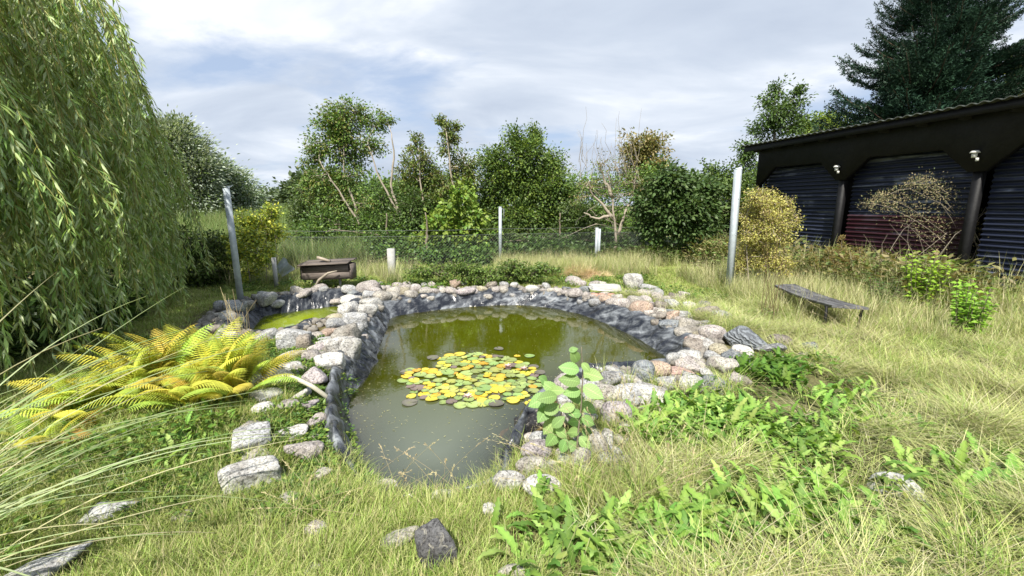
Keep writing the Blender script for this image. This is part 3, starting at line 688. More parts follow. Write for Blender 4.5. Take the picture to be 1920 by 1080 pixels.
# lawn further back
x, y = field(42000, -9, 7, 3.2, 12.5, rng); d = pond_d(x, y)
k = inview(x, y) & (d > .75) & stone_free(x, y, .9) & ~((x > 1.2) & (y < 6.5)) & (rng.random(len(x)) < np.clip(6 / y, .4, 1) * .9)
put('lawn', 'mown yellowish green lawn behind and beside the pond', lawn, x[k], y[k], rng.uniform(.8, 1.3, k.sum()))
# taller dry grass by fence, post, bench
segs = [(-.4, 1.7, 9.2, 11.2, 420), (1.6, 3.3, 9.6, 11.4, 220), (3.75, 5.2, 6.4, 9.6, 420), (4.2, 6.7, 4.6, 6.6, 130), (5.2, 6.9, 6.5, 10.5, 300), (6.0, 7.2, 6.0, 10.8, 300), (3.7, 5.6, 5.4, 7.4, 200), (-6, -2.2, 8.3, 11, 160), (2.6, 4.5, 11.3, 12.4, 120)]
xs = np.concatenate([rng.uniform(a, b, n) for a, b, c, d, n in segs]); ys = np.concatenate([rng.uniform(c, d, n) for a, b, c, d, n in segs])
put('dry_grass', 'tall straw coloured dry grass by the fence and posts', tall, xs, ys, rng.uniform(.55, 1.15, len(xs)), .15)
xs2 = np.concatenate([rng.uniform(a, b, n // 2) for a, b, c, d, n in segs]); ys2 = np.concatenate([rng.uniform(c, d, n // 2) for a, b, c, d, n in segs])
put('rank_grass', 'rank green grass mixed into the dry grass', tallg, xs2, ys2, rng.uniform(.6, 1.2, len(xs2)), .2)

n = 520; u_ = rng.uniform(-1.5, 5.2, n); o_ = rng.uniform(.15, 1.3, n); _A = np.array(SHED_A); _u = (np.array(SHED_B) - _A); _u = _u / np.linalg.norm(_u); _n = np.array([-_u[1], _u[0]]) * (1 if -_u[1] < 0 else -1)
q_ = _A + u_[:, None] * _u + o_[:, None] * _n
put('wall_weeds', 'rank dry weeds and grass hiding the foot of the shed wall', tall + tallg, q_[:, 0], q_[:, 1], rng.uniform(1.1, 1.9, n), .15)
# broad small-leaf groundcover between the left stones and behind the rim
def leafclump(seed, n, rad, hgt, L, wr, cols, mat='leaf', up=.5):
    r = np.random.default_rng(seed); m = MB()
    a = r.uniform(0, 2 * pi, n); q = rad * np.sqrt(r.random(n)); z = hgt * r.random(n) * (1 - (q / rad) ** 2 * .6)
    P = np.c_[q * np.cos(a), q * np.sin(a), z]
    Dv = np.c_[np.cos(a) + r.normal(0, .6, n), np.sin(a) + r.normal(0, .6, n), r.normal(up * .3, .35, n)]
    Nn = np.c_[r.normal(0, .4, n), r.normal(0, .4, n), np.ones(n)]
    c = np.array(cols)[r.integers(0, len(cols), n)] * r.uniform(.75, 1.25, n)[:, None]
    l = r.uniform(*L, n); m.leaves(P, Dv, Nn, l, l * wr, c)
    for i in range(max(3, n // 14)):
        b = P[r.integers(n)]; m.tube([(b[0] * .3, b[1] * .3, -.02), (b[0] * .7, b[1] * .7, b[2] * .6), b], .002, 3, (.14, .16, .05), False)
    return m.build('tuft', M[mat], link=False)
LG = [(.10, .19, .035), (.13, .23, .045), (.17, .27, .05), (.24, .30, .06), (.08, .15, .03)]
cover = [leafclump(70 + i, 60, .10, .07, (.02, .045), .45, LG) for i in range(4)]
x, y = field(9000, -4.4, -.6, 1.9, 4.7, rng); d = pond_d(x, y)
k = (d > .08) & (d < 1.35) & (x < -.9) & stone_free(x, y, .66) & (rng.random(len(x)) < .55) & ~((y > 3.9) & (d < .5))
put('groundcover', 'low green cinquefoil-like groundcover between the left bank stones', cover, x[k], y[k], rng.uniform(.6, 1.15, k.sum()))
weeds = [leafclump(80 + i, 70, .16, .16, (.03, .07), .5, LG) for i in range(4)]
segs = [(-3.8, -1.0, 7.6, 9.0, 90), (-2.6, 3.0, 8.1, 9.2, 160), (2.2, 3.6, 6.9, 7.9, 40), (2.6, 4.2, 5.3, 6.3, 30), (-5.5, -3.6, 7.6, 9.5, 70), (1.2, 5.5, 1.2, 4.6, 120), (4.5, 6.5, 7, 10, 160), (5.8, 7.1, 6.0, 9.5, 160), (-4.6, -2.0, 1.4, 3.2, 200)]
xs = np.concatenate([rng.uniform(a, b, n) for a, b, c, d, n in segs]); ys = np.concatenate([rng.uniform(c, d, n) for a, b, c, d, n in segs])
k = (pond_d(xs, ys) > .7) & stone_free(xs, ys, .9)
put('low_weeds', 'low leafy green weeds scattered through the grass', weeds, xs[k], ys[k], rng.uniform(.5, 1.1, k.sum()))
n = 260; u_ = rng.uniform(-1.0, 5.0, n); o_ = rng.uniform(.2, 1.5, n); q_ = _A + u_[:, None] * _u + o_[:, None] * _n
bigw = [leafclump(180 + i, 90, .22, .42, (.04, .08), .4, [(.16, .22, .06), (.24, .24, .09), (.30, .25, .13), (.10, .15, .04)], 'leaf', 1.2) for i in range(4)]
put('nettles', 'dull green and brown weeds massed before the shed', bigw, q_[:, 0], q_[:, 1], rng.uniform(1.2, 2.2, n))
# rubble filling between the laid stones
def pebble(seed):
    v, f = rock_verts('ang', seed, 2); m = MB(); m.add(v * [.06, .05, .038], f); return m.build('tuft', M['stone'], link=False)
peb = [pebble(300 + i) for i in range(5)]
M["rub"] = mat_plain("rubble_stone", (.24, .22, .19), .85, nscale=14, namp=.4, bump=.5)
for o in peb: o.data.materials[0] = M["rub"]

x, y = field(6000, -4.6, 4.2, 2.2, 8.2, rng); d = pond_d(x, y)
k = (d > .20) & (d < .60) & ~((y < 3) & (x < .55) & (x > -1.3)) & ~((x < -1.2) & (y < 4.0) & (rng.random(len(x)) < .85))
P = np.c_[x[k], y[k], H(x[k], y[k]) + .015]; n = len(P)
scatter('rubble', 'small stone rubble filling gaps between the laid stones', peb, P, rng.uniform(0, 6, (n, 3)), rng.uniform(.5, 1.3, n), rng.integers(0, 5, n))
# ---------------------------------------------------------------- shed
A2 = np.array(SHED_A); B2 = np.array(SHED_B); ud = (B2 - A2) / np.linalg.norm(B2 - A2); LEN = np.linalg.norm(B2 - A2)
nd = np.array([-ud[1], ud[0]]);
if nd[0] > 0: nd = -nd                                    # outward: towards the pond
def WP(px, py, off=0.0):
    """where the ray of a pixel meets the shed front: (u along it from the near end, z)"""
    d = ray(px, py); o = A2 + nd * off
    t = (o @ nd) / (d[:2] @ nd); p = d * t
    return float((p[:2] - o) @ ud), float(p[2] + CAMZ)
EXT = 4.2                                                 # the front runs on past the picture's right edge
def SW(u, off, z): return np.array([*(A2 + ud * u + nd * off), z])
shed = empty('shed', 'long black shed with corrugated walls and an arched timber front', 'shed', (*A2, 0))
def sbox(name, u0, u1, o0, o1, z0, z1, mat, parent=shed):
    m = MB(); b = np.array([[SW(u, o, z) for z in (z0, z1)] for u in (u0, u1) for o in (o0, o1)]).reshape(-1, 3)
    q = [(0, 1, 3, 2), (4, 6, 7, 5), (0, 4, 5, 1), (2, 3, 7, 6), (0, 2, 6, 4), (1, 5, 7, 3)]
    m.add(b, [t for a, b_, c_, d_ in q for t in ((a, b_, c_), (a, c_, d_))])
    return pbuild(m, name, mat, parent)
def pbuild(m, name, mat, parent, smooth=False):
    """build in world coordinates, then hang under the thing keeping its place"""
    o = m.build(name, mat, smooth=smooth)
    if parent is not None:
        o.parent = parent
        o.matrix_parent_inverse = (Matrix.Translation(parent.location) @ Matrix.Rotation(parent.rotation_euler.z, 4, 'Z')).inverted()
    return o
EAVE = 3.12
uL = WP(1428, 300)[0]; u1 = WP(1580, 350)[0]; u2 = WP(1842, 300)[0]; u0 = -EXT
posts = [uL, u1, u2, u2 - (u1 - u2) * 1.0]
for u in posts: sbox('post', u - .055, u + .055, -.06, .05, -.1, 2.45, M['blackwood'])
ztop = 2.62                                               # underside of the header
zs = [WP(1700, 275)[1]]
# header with chamfered corners over each bay
def header():
    m = MB(); zt = EAVE - .1; zb = 2.52; zc = 2.12; k = .42
    bays = [(posts[1], posts[0]), (posts[2], posts[1]), (posts[3], posts[2])]
    for a, b in bays:
        prof = [(a, zc), (a + .10, zc), (a + .10 + k, zb), (b - .10 - k, zb), (b - .10, zc), (b, zc)]
        top = [(u, zt) for u, _ in prof]
        n = len(prof); V = []
        for off in (.10, -.02):
            V += [SW(u, off, z) for u, z in prof] + [SW(u, off, z) for u, z in top]
        F = []
        for i in range(n - 1):
            F += [(i, i + 1, n + i + 1), (i, n + i + 1, n + i)]
            F += [(2 * n + i, 3 * n + i + 1, 2 * n + i + 1), (2 * n + i, 3 * n + i, 3 * n + i + 1)]
            F += [(i, 2 * n + i, 2 * n + i + 1), (i, 2 * n + i + 1, i + 1)]
        m.add(V, F)
    return m
pbuild(header(), 'header_beam', M['blackwood'], shed)
def mat_sheet(name, c1, c2, streak):
    m, t = newmat(name)
    g = t.n('ShaderNodeNewGeometry'); v = (g, 'Position')
    mp = t.n('ShaderNodeMapping', {0: v, 'Rotation': (0, 0, 0), 'Scale': (.5, .5, 9.0)})
    n = t.noise(mp, 1.2, 6, .6, .3); n2 = t.noise(v, 3, 5, .6)
    c = t.mix(t.ramp(n, [(.4, 0), (.7, 1)]), c1, c2)
    glint = t.math('MULTIPLY', t.ramp(n, [(.56, 0), (.66, 1)]), t.ramp(n2, [(.42, 0), (.62, streak)]))
    c = t.mix(glint, c, (.20, .22, .27))  # pale highlight streaks painted into the sheet colour
    t.n('ShaderNodeOutputMaterial', {0: t.n('ShaderNodeBsdfPrincipled', {'Base Color': c, 'Roughness': .38, 'Specular IOR Level': .45})})
    return m
M['sheet'] = mat_sheet('dark_blue_corrugated_sheet', (.012, .016, .032), (.028, .035, .066), 1.0)
M['redsheet'] = mat_sheet('dark_red_corrugated_sheet', (.026, .007, .011), (.045, .012, .018), .35)
def sheet(u0, u1, z0, z1, mat, off, pitch=.085, depth=.022):
    n = int((z1 - z0) / pitch * 8); z = np.linspace(z0, z1, n)
    prof = off + depth * np.sin(z / pitch * 2 * pi)
    G = np.array([[SW(u, p - .004 * sin(u * 9), zz) for u in np.linspace(u0, u1, 6)] for zz, p in zip(z, prof)])
    m = MB(); m.grid(G); o = pbuild(m, 'corrugated_sheet', mat, shed, True)
    return o
zr = WP(1700, 405)[1]
for a, b in ((posts[1], posts[0]), (posts[3], posts[2])):
    mid = (a + b) / 2
    for z0, z1, of in ((-.05, .9, -.17), (.86, 1.75, -.165), (1.71, 2.7, -.16)):
        sheet(a + .085, b - .085, z0, z1, M['sheet'], of)
a, b = posts[2], posts[1]
sheet(a + .085, b - .085, .5, zr, M['redsheet'], -.15)
sheet(a + .085, b - .085, -.05, .52, M['sheet'], -.17)
sheet(a + .085, b - .085, zr - .04, 1.95, M['sheet'], -.165); sheet(a + .085, b - .085, 1.91, 2.7, M['sheet'], -.16)
sbox('back_wall', posts[3] - .3, uL + .05, -5.0, -4.9, 0, 2.7, M['blackwood'])
sbox('side_wall', uL + .0, uL + .06, -4.9, -.2, 0, 2.9, M['blackwood'])
# roof: corrugations run away from the eave
def roof():
    n = 420; us = np.linspace(posts[3] - .5, uL + .32, n); m = MB()
    w_ = .014 * np.sin(us / .15 * 2 * pi)
    G = np.array([[SW(u, off, EAVE + dz + ww) for off, dz in ((.42, 0), (.1, -.02), (-2.5, -.10), (-5.1, -.2))] for u, ww in zip(us, w_)])
    m.grid(G); G2 = G.copy(); G2[:, :, 2] -= .012; m.grid(G2[::-1])
    E = np.stack([G[:, 0], G2[:, 0]], 1); m.grid(E)
    return m
pbuild(roof(), 'roof', M['roof'], shed, True)
sbox('fascia', posts[3] - .5, uL + .25, .30, .34, EAVE - .16, EAVE - .035, M['blackwood'])
for i, u in enumerate(np.arange(posts[3], uL + .2, .62)):
    sbox('rafter', u - .03, u + .03, -4.8, .296, EAVE - .19, EAVE - .06, M['blackwood'])
for px in (1579, 1840):
    pu, pz = WP(px, 316 if px < 1700 else 290)
    b = SW(pu, .14, pz)
    l = empty('shed_lamp', 'white lamp on the shed post nearer the black shed\'s far end' if px < 1700 else 'white lamp on the shed post in front of the spruce\'s middle', 'lamp', tuple(b), 0, 'white lamps on the shed posts')
    m = MB(); m.tube([b + [0, 0, -.05], b + [0, 0, .02]], .035, 14); pbuild(m, 'lamp_body', M['lamp'], l, True)
    m = MB(); m.tube([b + [0, 0, .022], b + [0, 0, .032], b + [0, 0, .06]], [.062, .062, .04], 18); pbuild(m, 'lamp_cap', M['lamp'], l)
    m = MB(); m.tube([b + [*(-nd * .06), -.03], b], .014, 6); pbuild(m, 'bracket', M['lamp'], l)
    m = MB(); q = b + [*(ud * -.045), -.075]; m.tube([q + [0, 0, .02], q + [0, 0, -.03]], .022, 8); pbuild(m, 'motion_sensor', M['lamp'], l)

# ---------------------------------------------------------------- trees
def limb(a, b, r0, r1, sag=.12, seed=0, n=7):
    r = np.random.default_rng(seed); u = np.linspace(0, 1, n)[:, None]
    a = np.asarray(a, float); b = np.asarray(b, float); L = np.linalg.norm(b - a)
    P = a + (b - a) * u; P += np.sin(u * pi) * np.array([0, 0, sag * L]) * r.uniform(-.3, 1)
    P[1:-1] += r.normal(0, .03 * L, (n - 2, 3))
    return P, np.linspace(r0, r1, n)
def tree(name, label, cat, trunks, lobes, leaf=(.05, .09), wr=.5, cols=LG, per=30, bark='bark', group=None, r0=.07, seed=0, clump=.22, gap=.0, spray=1.0, vis=0.5):
    """trunks: world polylines with radii; lobes: (centre, radii, twigs). Limbs join each lobe to its trunk, twigs fill it, leaves sit along twigs"""
    r = np.random.default_rng(seed + 500)
    base = trunks[0][0]
    t = empty(name, label, cat, tuple(base), 0, group)
    mt = MB()
    allp = []
    for T in trunks:
        T = np.asarray(T, float); u = np.linspace(0, 1, len(T)); uu = np.linspace(0, 1, 12)
        Q = np.c_[[np.interp(uu, u, T[:, i]) for i in range(3)]].T
        Q[1:] += r.normal(0, r0 * .25, (11, 3)); mt.tube(Q, np.linspace(r0, r0 * .3, 12), 7); allp += list(zip(Q, np.linspace(r0, r0 * .3, 12)))
    pbuild(mt, 'trunk', M[bark], t, True)
    mb = MB(); ml = MB()
    TP = np.array([p for p, _ in allp]); TR = [q for _, q in allp]
    for li, (c, rad, nt) in enumerate(lobes):
        c = np.asarray(c, float); rad = np.asarray(rad, float)
        below = TP[:, 2] < c[2] + .1
        dd = np.linalg.norm(TP - c, axis=1) + np.where(below, 0, 5)
        j = int(np.argmin(dd)); a = TP[j]
        lr = min(TR[j] * .75, .022 + .008 * rad.max())
        P, rr = limb(a, c, lr, .012, .1, seed * 7 + li); mb.tube(P, rr, 5, cap=False)
        v = r.normal(size=(nt, 3)); v /= np.linalg.norm(v, axis=1)[:, None]
        e = c + v * rad * (r.uniform(.35, 1.15, nt) ** .6 + (r.random(nt) < .15) * r.uniform(0, .4, nt))[:, None]
        for k in range(nt):
            s = c + (e[k] - c) * r.uniform(0, .35)
            s = P[r.integers(3, len(P))] * .5 + s * .5
            Q, rr = limb(s, e[k] + [0, 0, .05], .009, .003, .12, seed * 991 + li * 57 + k, 5); mb.tube(Q, rr, 3, cap=False)
            n = max(3, int(per * 1.55 * r.uniform(.5, 1.5)))
            u = r.uniform(.25, 1.05, n) ** .8
            idx = np.clip(u, 0, 1) * 4; i0 = np.minimum(idx.astype(int), 3); f = (idx - i0)[:, None]
            L0 = Q[i0] * (1 - f) + Q[i0 + 1] * f
            off = r.normal(0, clump * .5, (n, 3)) * [1, 1, .8] * (rad.mean() / .6) ** .5
            L0 = L0 + off
            dv = off + (e[k] - c) * .4 + r.normal(0, .15, (n, 3)); dv[:, 2] -= .12 * spray
            nn = np.c_[r.normal(0, .8, n), r.normal(-.3, .8, n), np.ones(n)]
            tone = r.uniform(.82, 1.18)
            cc = np.array(cols)[r.integers(0, len(cols), n)] * (r.uniform(.75, 1.25, n) * tone)[:, None]
            l = r.uniform(*leaf, n); ml.leaves(L0, dv, nn, l, l * wr, cc)
    pbuild(mb, 'branches', M[bark], t, False)['kind'] = 'stuff'
    o = pbuild(ml, 'crown', M['leaf'], t, False); o['kind'] = 'stuff'
    return t
def TPX(pts, Y): return [atY(x, y, Y) for x, y in pts]
def LB(lst, Y, dy=.75, jit=.5, dens=26):
    dens = dens * 1.7
    out = []
    for i, e in enumerate(lst):
        x, y, rx, ry = e[:4]; yy = Y + (e[4] if len(e) > 4 else ((i * 37) % 10 / 10 - .5) * jit)
        c = atY(x, y, yy); s = pxs(c)
        rr = np.array([rx * s, (rx + ry) / 2 * s * dy, ry * s])
        out.append((c, rr, int(max(6, dens * (rx * ry) / 1800 * (1 if len(e) < 6 else e[5])))))
    return out
DG = [(.07, .125, .03), (.09, .155, .04), (.11, .18, .045), (.055, .10, .027)]
MG = [(.11, .18, .04), (.16, .25, .05), (.21, .30, .065), (.085, .15, .035)]
YG = [(.20, .28, .05), (.27, .34, .065), (.14, .23, .04)]
BRN = [(.21, .20, .06), (.27, .23, .08), (.15, .18, .05), (.30, .24, .11)]
YEL = [(.62, .64, .09), (.52, .58, .10), (.70, .66, .10), (.36, .46, .08)]
SIL = [(.33, .40, .30), (.37, .43, .34), (.29, .36, .26), (.39, .44, .36)]
base = lambda x, y: onground(x, y)
tree('leaning_tree', 'thin leaning tree with two pale trunks and an open airy crown', 'tree', [TPX([(697, 490), (675, 420), (630, 350), (598, 300)], 13.55), TPX([(775, 486), (748, 400), (712, 335), (690, 270)], 13.6), TPX([(692, 470), (666, 385), (645, 330), (645, 250)], 13.65), TPX([(752, 408), (732, 350), (738, 290), (735, 250)], 13.6)],
     LB([(625, 235, 34, 30), (660, 212, 42, 24), (600, 270, 30, 28), (640, 280, 38, 34), (582, 300, 24, 24), (575, 335, 18, 18), (605, 335, 34, 26), (700, 235, 32, 22), (722, 225, 18, 14), (700, 280, 24, 26), (655, 330, 34, 26), (590, 365, 34, 26), (640, 375, 40, 30), (690, 385, 22, 30), (670, 300, 30, 30), (640, 240, 40, 40)], 14, dens=32),
     (.07, .12), .5, MG + BRN[:1], per=24, bark='palebark', r0=.048, seed=1, clump=.24)
tree('slender_tree', 'slender two-topped tree right of the leaning tree', 'tree', [TPX([(812, 484), (800, 420), (792, 370), (785, 300)], 13.6), TPX([(870, 484), (858, 400), (845, 330), (838, 250)], 13.6)],
     LB([(790, 300, 28, 32), (782, 270, 16, 20), (800, 330, 26, 26), (843, 270, 24, 26), (858, 245, 16, 12), (828, 232, 12, 12), (838, 250, 14, 20), (790, 365, 30, 28), (862, 320, 24, 26), (875, 350, 30, 26), (820, 380, 30, 26), (765, 330, 22, 34), (880, 310, 22, 30), (830, 345, 30, 30)], 14, dens=36),
     (.07, .11), .5, MG + BRN[:1], per=26, bark='palebark', r0=.05, seed=2, clump=.2)
tree('plum_tree', 'dense broad green tree with many pointed tops behind the metal pole', 'tree', [TPX([(985, 488), (980, 430), (985, 380), (985, 300)], 14.6), TPX([(990, 470), (940, 400), (930, 330)], 14.6), TPX([(985, 470), (1020, 400), (1035, 330)], 14.6)],
     LB([(985, 295, 42, 36), (1003, 256, 16, 22), (965, 262, 20, 22), (928, 305, 32, 34), (1035, 310, 28, 34), (945, 350, 50, 42), (1025, 360, 46, 42), (985, 350, 50, 50), (920, 390, 34, 36), (1060, 380, 30, 36), (975, 410, 60, 40), (1035, 420, 46, 34), (925, 425, 40, 34)], 14.6, dens=48),
     (.07, .12), .55, MG[:2] + YG[:1] + DG[:2], per=34, r0=.09, seed=3, clump=.26)
tree('fruit_tree', 'half-bare fruit tree with a pale forked trunk and upright twigs', 'tree', [TPX([(1150, 487), (1156, 455), (1152, 420), (1148, 370), (1140, 320)], 12.4), TPX([(1158, 440), (1170, 405), (1186, 365), (1195, 320)], 12.4), TPX([(1150, 408), (1125, 380), (1100, 350)], 12.3), TPX([(1146, 405), (1120, 410), (1095, 400)], 12.3), TPX([(1148, 370), (1135, 340), (1120, 300)], 12.4)],
     LB([(1130, 305, 28, 26), (1165, 315, 30, 30), (1105, 340, 24, 26), (1190, 345, 24, 26), (1140, 350, 40, 24), (1090, 370, 20, 24)], 12.4, dens=18), (.04, .075), .5, MG + BRN, per=12, bark='palebark', r0=.05, seed=4, clump=.2)
ft = [o for o in bpy.data.objects if o.name == 'fruit_tree'][0]
mt = MB()
for i in range(34):
    a = atY(rng.uniform(1085, 1205), rng.uniform(300, 350), 12.4 + rng.normal() * .3); L = rng.uniform(.5, 1.5)
    P, rr = limb(a, a + [rng.normal() * .22, rng.normal() * .1, L], .008, .003, 0, 900 + i, 6); mt.tube(P, rr, 3, cap=False)
for i in range(26):
    a = atY(rng.uniform(1110, 1180), rng.uniform(350, 420), 12.3); d = rng.normal(size=3) * [.9, .3, .35]
    P, rr = limb(a, a + d, .010, .004, -.1, 940 + i, 6); mt.tube(P, rr, 3, cap=False)
pbuild(mt, 'bare_twigs', M['palebark'], ft)
tree('brown_leaved_tree', 'taller tree with browning leaves behind the half-bare fruit tree', 'tree', [TPX([(1205, 440), (1205, 380), (1208, 300)], 19)],
     LB([(1205, 275, 36, 24), (1235, 275, 22, 20), (1190, 300, 34, 26), (1225, 305, 30, 22), (1205, 340, 40, 30)], 19, dens=34), (.09, .15), .6, BRN, per=40, r0=.14, seed=5, clump=.3)
tree('lilac_bush', 'large dark bush with broad glossy leaves beside the mown lawn', 'bush', [TPX([(1240, 487), (1238, 440), (1245, 380)], 12.2), TPX([(1275, 487), (1285, 440), (1290, 380)], 12.2), TPX([(1262, 488), (1262, 430), (1262, 360)], 12.2)],
     LB([(1250, 345, 42, 30), (1295, 355, 38, 30), (1220, 385, 40, 36), (1270, 395, 48, 40), (1315, 400, 32, 40), (1235, 430, 40, 30), (1295, 435, 38, 26), (1330, 370, 20, 30)], 12.2, dens=34), (.10, .16), .55, [(.06, .12, .035), (.08, .15, .045), (.11, .18, .055)], per=26, r0=.04, seed=6, clump=.24)
tree('hazel_bush', 'bright green hazel bush with large round leaves before the darker trees', 'bush', [TPX([(850, 482), (855, 430), (860, 380)], 12.6), TPX([(870, 482), (880, 430), (880, 400)], 12.6)],
     LB([(862, 375, 20, 26), (848, 400, 30, 26), (885, 410, 30, 30), (825, 430, 30, 26), (865, 445, 44, 28), (900, 450, 28, 26), (800, 455, 26, 20), (880, 355, 8, 20)], 12.6, dens=24), (.09, .15), .8, YG + [(.24, .29, .05)], per=20, r0=.025, seed=7, clump=.22)
BG = [('understorey_bush', 'dark bush filling the gap under the leaning tree', [(600, 430, 40, 34), (650, 440, 44, 34), (700, 430, 40, 40), (740, 440, 40, 36), (680, 470, 40, 20), (640, 480, 34, 18)], 13.6, DG + MG[:2], 8),
      ('understorey_bush', 'dark bush between the slender tree and the hazel', [(770, 400, 40, 40), (790, 440, 40, 36), (760, 470, 44, 24), (830, 400, 30, 34), (720, 380, 24, 30)], 13.8, DG + MG[:1], 9),
      ('hazel_bush', 'rounded dark green bush at the edge of the reed meadow', [(575, 370, 34, 28), (560, 400, 26, 26), (600, 390, 38, 40), (640, 400, 36, 40), (570, 420, 30, 20)], 17, DG + MG[:1], 10),
      ('understorey_bush', 'dark ivy-like bush behind the chain link fence', [(940, 455, 40, 26), (1000, 460, 44, 26), (1060, 450, 44, 30), (1100, 430, 34, 40), (1080, 400, 30, 34), (1120, 455, 30, 24), (900, 470, 34, 18)], 13.4, DG, 11),
      ('understorey_bush', 'low dark thicket along the fence left of the hazel bush', [(575, 450, 34, 26), (625, 462, 34, 22), (675, 465, 36, 24), (725, 462, 36, 26), (770, 468, 34, 22), (600, 475, 40, 14), (700, 484, 50, 10)], 12.9, DG + MG, 14),
      ('understorey_bush', 'low dark thicket behind the mesh between pole and fruit tree', [(905, 462, 32, 24), (950, 470, 34, 22), (1000, 468, 36, 22), (1050, 466, 36, 24), (1100, 462, 36, 26), (1185, 462, 34, 28), (1140, 450, 30, 24)], 13.0, DG + MG[:1], 15),
      ('understorey_bush', 'leafy low bushes right behind the mesh left of the metal pole', [(660, 486, 30, 16), (700, 482, 30, 18), (760, 486, 30, 16), (800, 484, 30, 20), (840, 486, 30, 16), (880, 484, 34, 18), (915, 486, 24, 16), (640, 492, 24, 12)], 11.9, DG + MG, 16),
      ('boundary_hedge', 'dark hedge trees between the lilac bush and the shed', [(1340, 350, 30, 30), (1370, 340, 30, 34), (1345, 400, 34, 44), (1385, 400, 34, 50), (1400, 350, 24, 30), (1350, 450, 40, 30), (1400, 450, 30, 30), (1330, 320, 16, 14)], 13.8, DG + MG[:2], 12),
      ('boundary_hedge', 'pale distant hedge showing through behind the fruit tree', [(1080, 350, 30, 30), (700, 360, 40, 30), (740, 350, 34, 34), (890, 370, 30, 34), (1110, 350, 34, 30), (1160, 360, 40, 34), (1110, 400, 34, 30), (1160, 410, 40, 34), (1210, 350, 34, 30), (1180, 430, 44, 34), (1240, 330, 30, 20), (1290, 340, 34, 20), (1330, 350, 26, 20), (820, 330, 22, 20), (850, 350, 30, 30)], 18, MG + YG[:1], 13)]
for nm, lb, lob, Yd, cl, sd in BG:
    b0 = lob[min(3, len(lob) - 1)][0]
    tree(nm, lb, 'bush' if 'bush' in nm else 'hedge', [TPX([(b0, 486), (b0, 440), (b0, 400)], Yd)], LB(lob, Yd, dens=30), (.07, .12), .6, cl, per=32, r0=.05, seed=sd, clump=.28)
tree('pear_tree', 'dark loose-crowned tree rising behind the shed\'s far end', 'tree', [TPX([(1450, 440), (1448, 330), (1452, 230)], 16.5)],
     LB([(1450, 215, 34, 34), (1440, 185, 20, 22), (1490, 200, 26, 22), (1462, 165, 14, 16), (1430, 245, 28, 24), (1475, 240, 34, 26), (1405, 280, 26, 20), (1440, 285, 34, 24), (1395, 310, 20, 20), (1420, 330, 30, 30), (1500, 170, 10, 14), (1510, 230, 22, 20)], 16.5, dens=26), (.08, .14), .5, DG + MG[:1], per=30, r0=.12, seed=20, clump=.26)
tree('yellowing_tree', 'yellow-green tree top between the dark loose tree and the spruce', 'tree', [TPX([(1540, 440), (1540, 330), (1542, 240)], 22)], LB([(1540, 235, 28, 22), (1560, 225, 20, 16), (1520, 250, 22, 16), (1580, 245, 20, 20)], 22, dens=34), (.10, .16), .7, YG + YEL[3:], per=40, r0=.12, seed=21, clump=.3)
tree('yellowing_tree', 'yellowing tree top showing right of the spruce', 'tree', [TPX([(1925, 400), (1925, 250), (1920, 130)], 22)], LB([(1915, 115, 24, 20), (1935, 150, 34, 34), (1900, 140, 18, 18)], 22, dens=34), (.10, .16), .7, YEL[1:2] + BRN[3:] + YG, per=40, r0=.14, seed=22, clump=.3)
tree('yellow_shrub', 'yellow-green autumn shrub right of the leaning metal post', 'shrub', [TPX([(500, 528), (500, 470), (498, 420)], 8.7), TPX([(470, 528), (462, 480), (455, 430)], 8.7), TPX([(515, 526), (520, 480), (515, 440)], 8.6)],
     LB([(510, 400, 18, 20), (490, 420, 28, 22), (455, 420, 20, 22), (470, 450, 32, 26), (515, 440, 20, 26), (450, 480, 22, 26), (490, 480, 30, 24), (470, 510, 26, 16), (435, 450, 12, 20)], 8.7, dens=44), (.042, .068), .7, YEL + YG[:2] + YG[:1], per=20, r0=.012, seed=23, clump=.16, bark='palebark')
for sd, lb, lob, Yd in ((24, 'silvery grey-green willow crown nearest the weeping willow', [(320, 270, 50, 36), (345, 320, 55, 50), (300, 340, 50, 60), (350, 370, 50, 36), (270, 300, 40, 60), (330, 245, 22, 16), (380, 330, 20, 30)], 34),
                        (25, 'second silvery willow crown, lower and beyond the first', [(410, 330, 36, 28), (440, 355, 40, 30), (400, 370, 44, 30), (465, 375, 26, 22), (390, 315, 20, 14), (430, 390, 50, 20)], 38)):
    tree('silver_willow', lb, 'tree', [TPX([(lob[1][0], 408), (lob[1][0], 380), (lob[1][0], 330)], Yd)], LB(lob, Yd, dens=34), (.22, .36), .4, SIL + MG[:1], per=80, r0=.4, seed=sd, clump=.7)
for sd, lb, lob, Yd in ((26, 'distant small green tree on the horizon left of the trees', [(505, 372, 14, 10), (520, 378, 20, 12), (540, 376, 22, 14), (490, 385, 16, 8)], 60), (27, 'far blue-green treetops left of the rounded bush', [(555, 360, 22, 16), (590, 350, 30, 20), (640, 370, 50, 20), (720, 375, 60, 20), (800, 370, 50, 20)], 48)):
    tree('distant_tree', lb, 'tree', [TPX([(lob[1][0], 394), (lob[1][0], 380)], Yd)], LB(lob, Yd, dens=60), (.4, .7), .7, [(.09, .14, .07), (.12, .17, .08)], per=30, r0=.3, seed=sd, clump=.8)
tree('bramble_hedge', 'dark bramble thicket beside the weeping willow', 'hedge', [TPX([(380, 560), (380, 500), (380, 460)], 8.6)],
     LB([(350, 470, 40, 30), (400, 460, 30, 30), (350, 520, 40, 34), (400, 510, 34, 34), (340, 440, 24, 20), (425, 530, 26, 22), (380, 540, 40, 16), (430, 480, 20, 24)], 8.7, dens=30, dy=1.3), (.04, .075), .6, DG + MG[:2], per=30, r0=.02, seed=28, clump=.18)
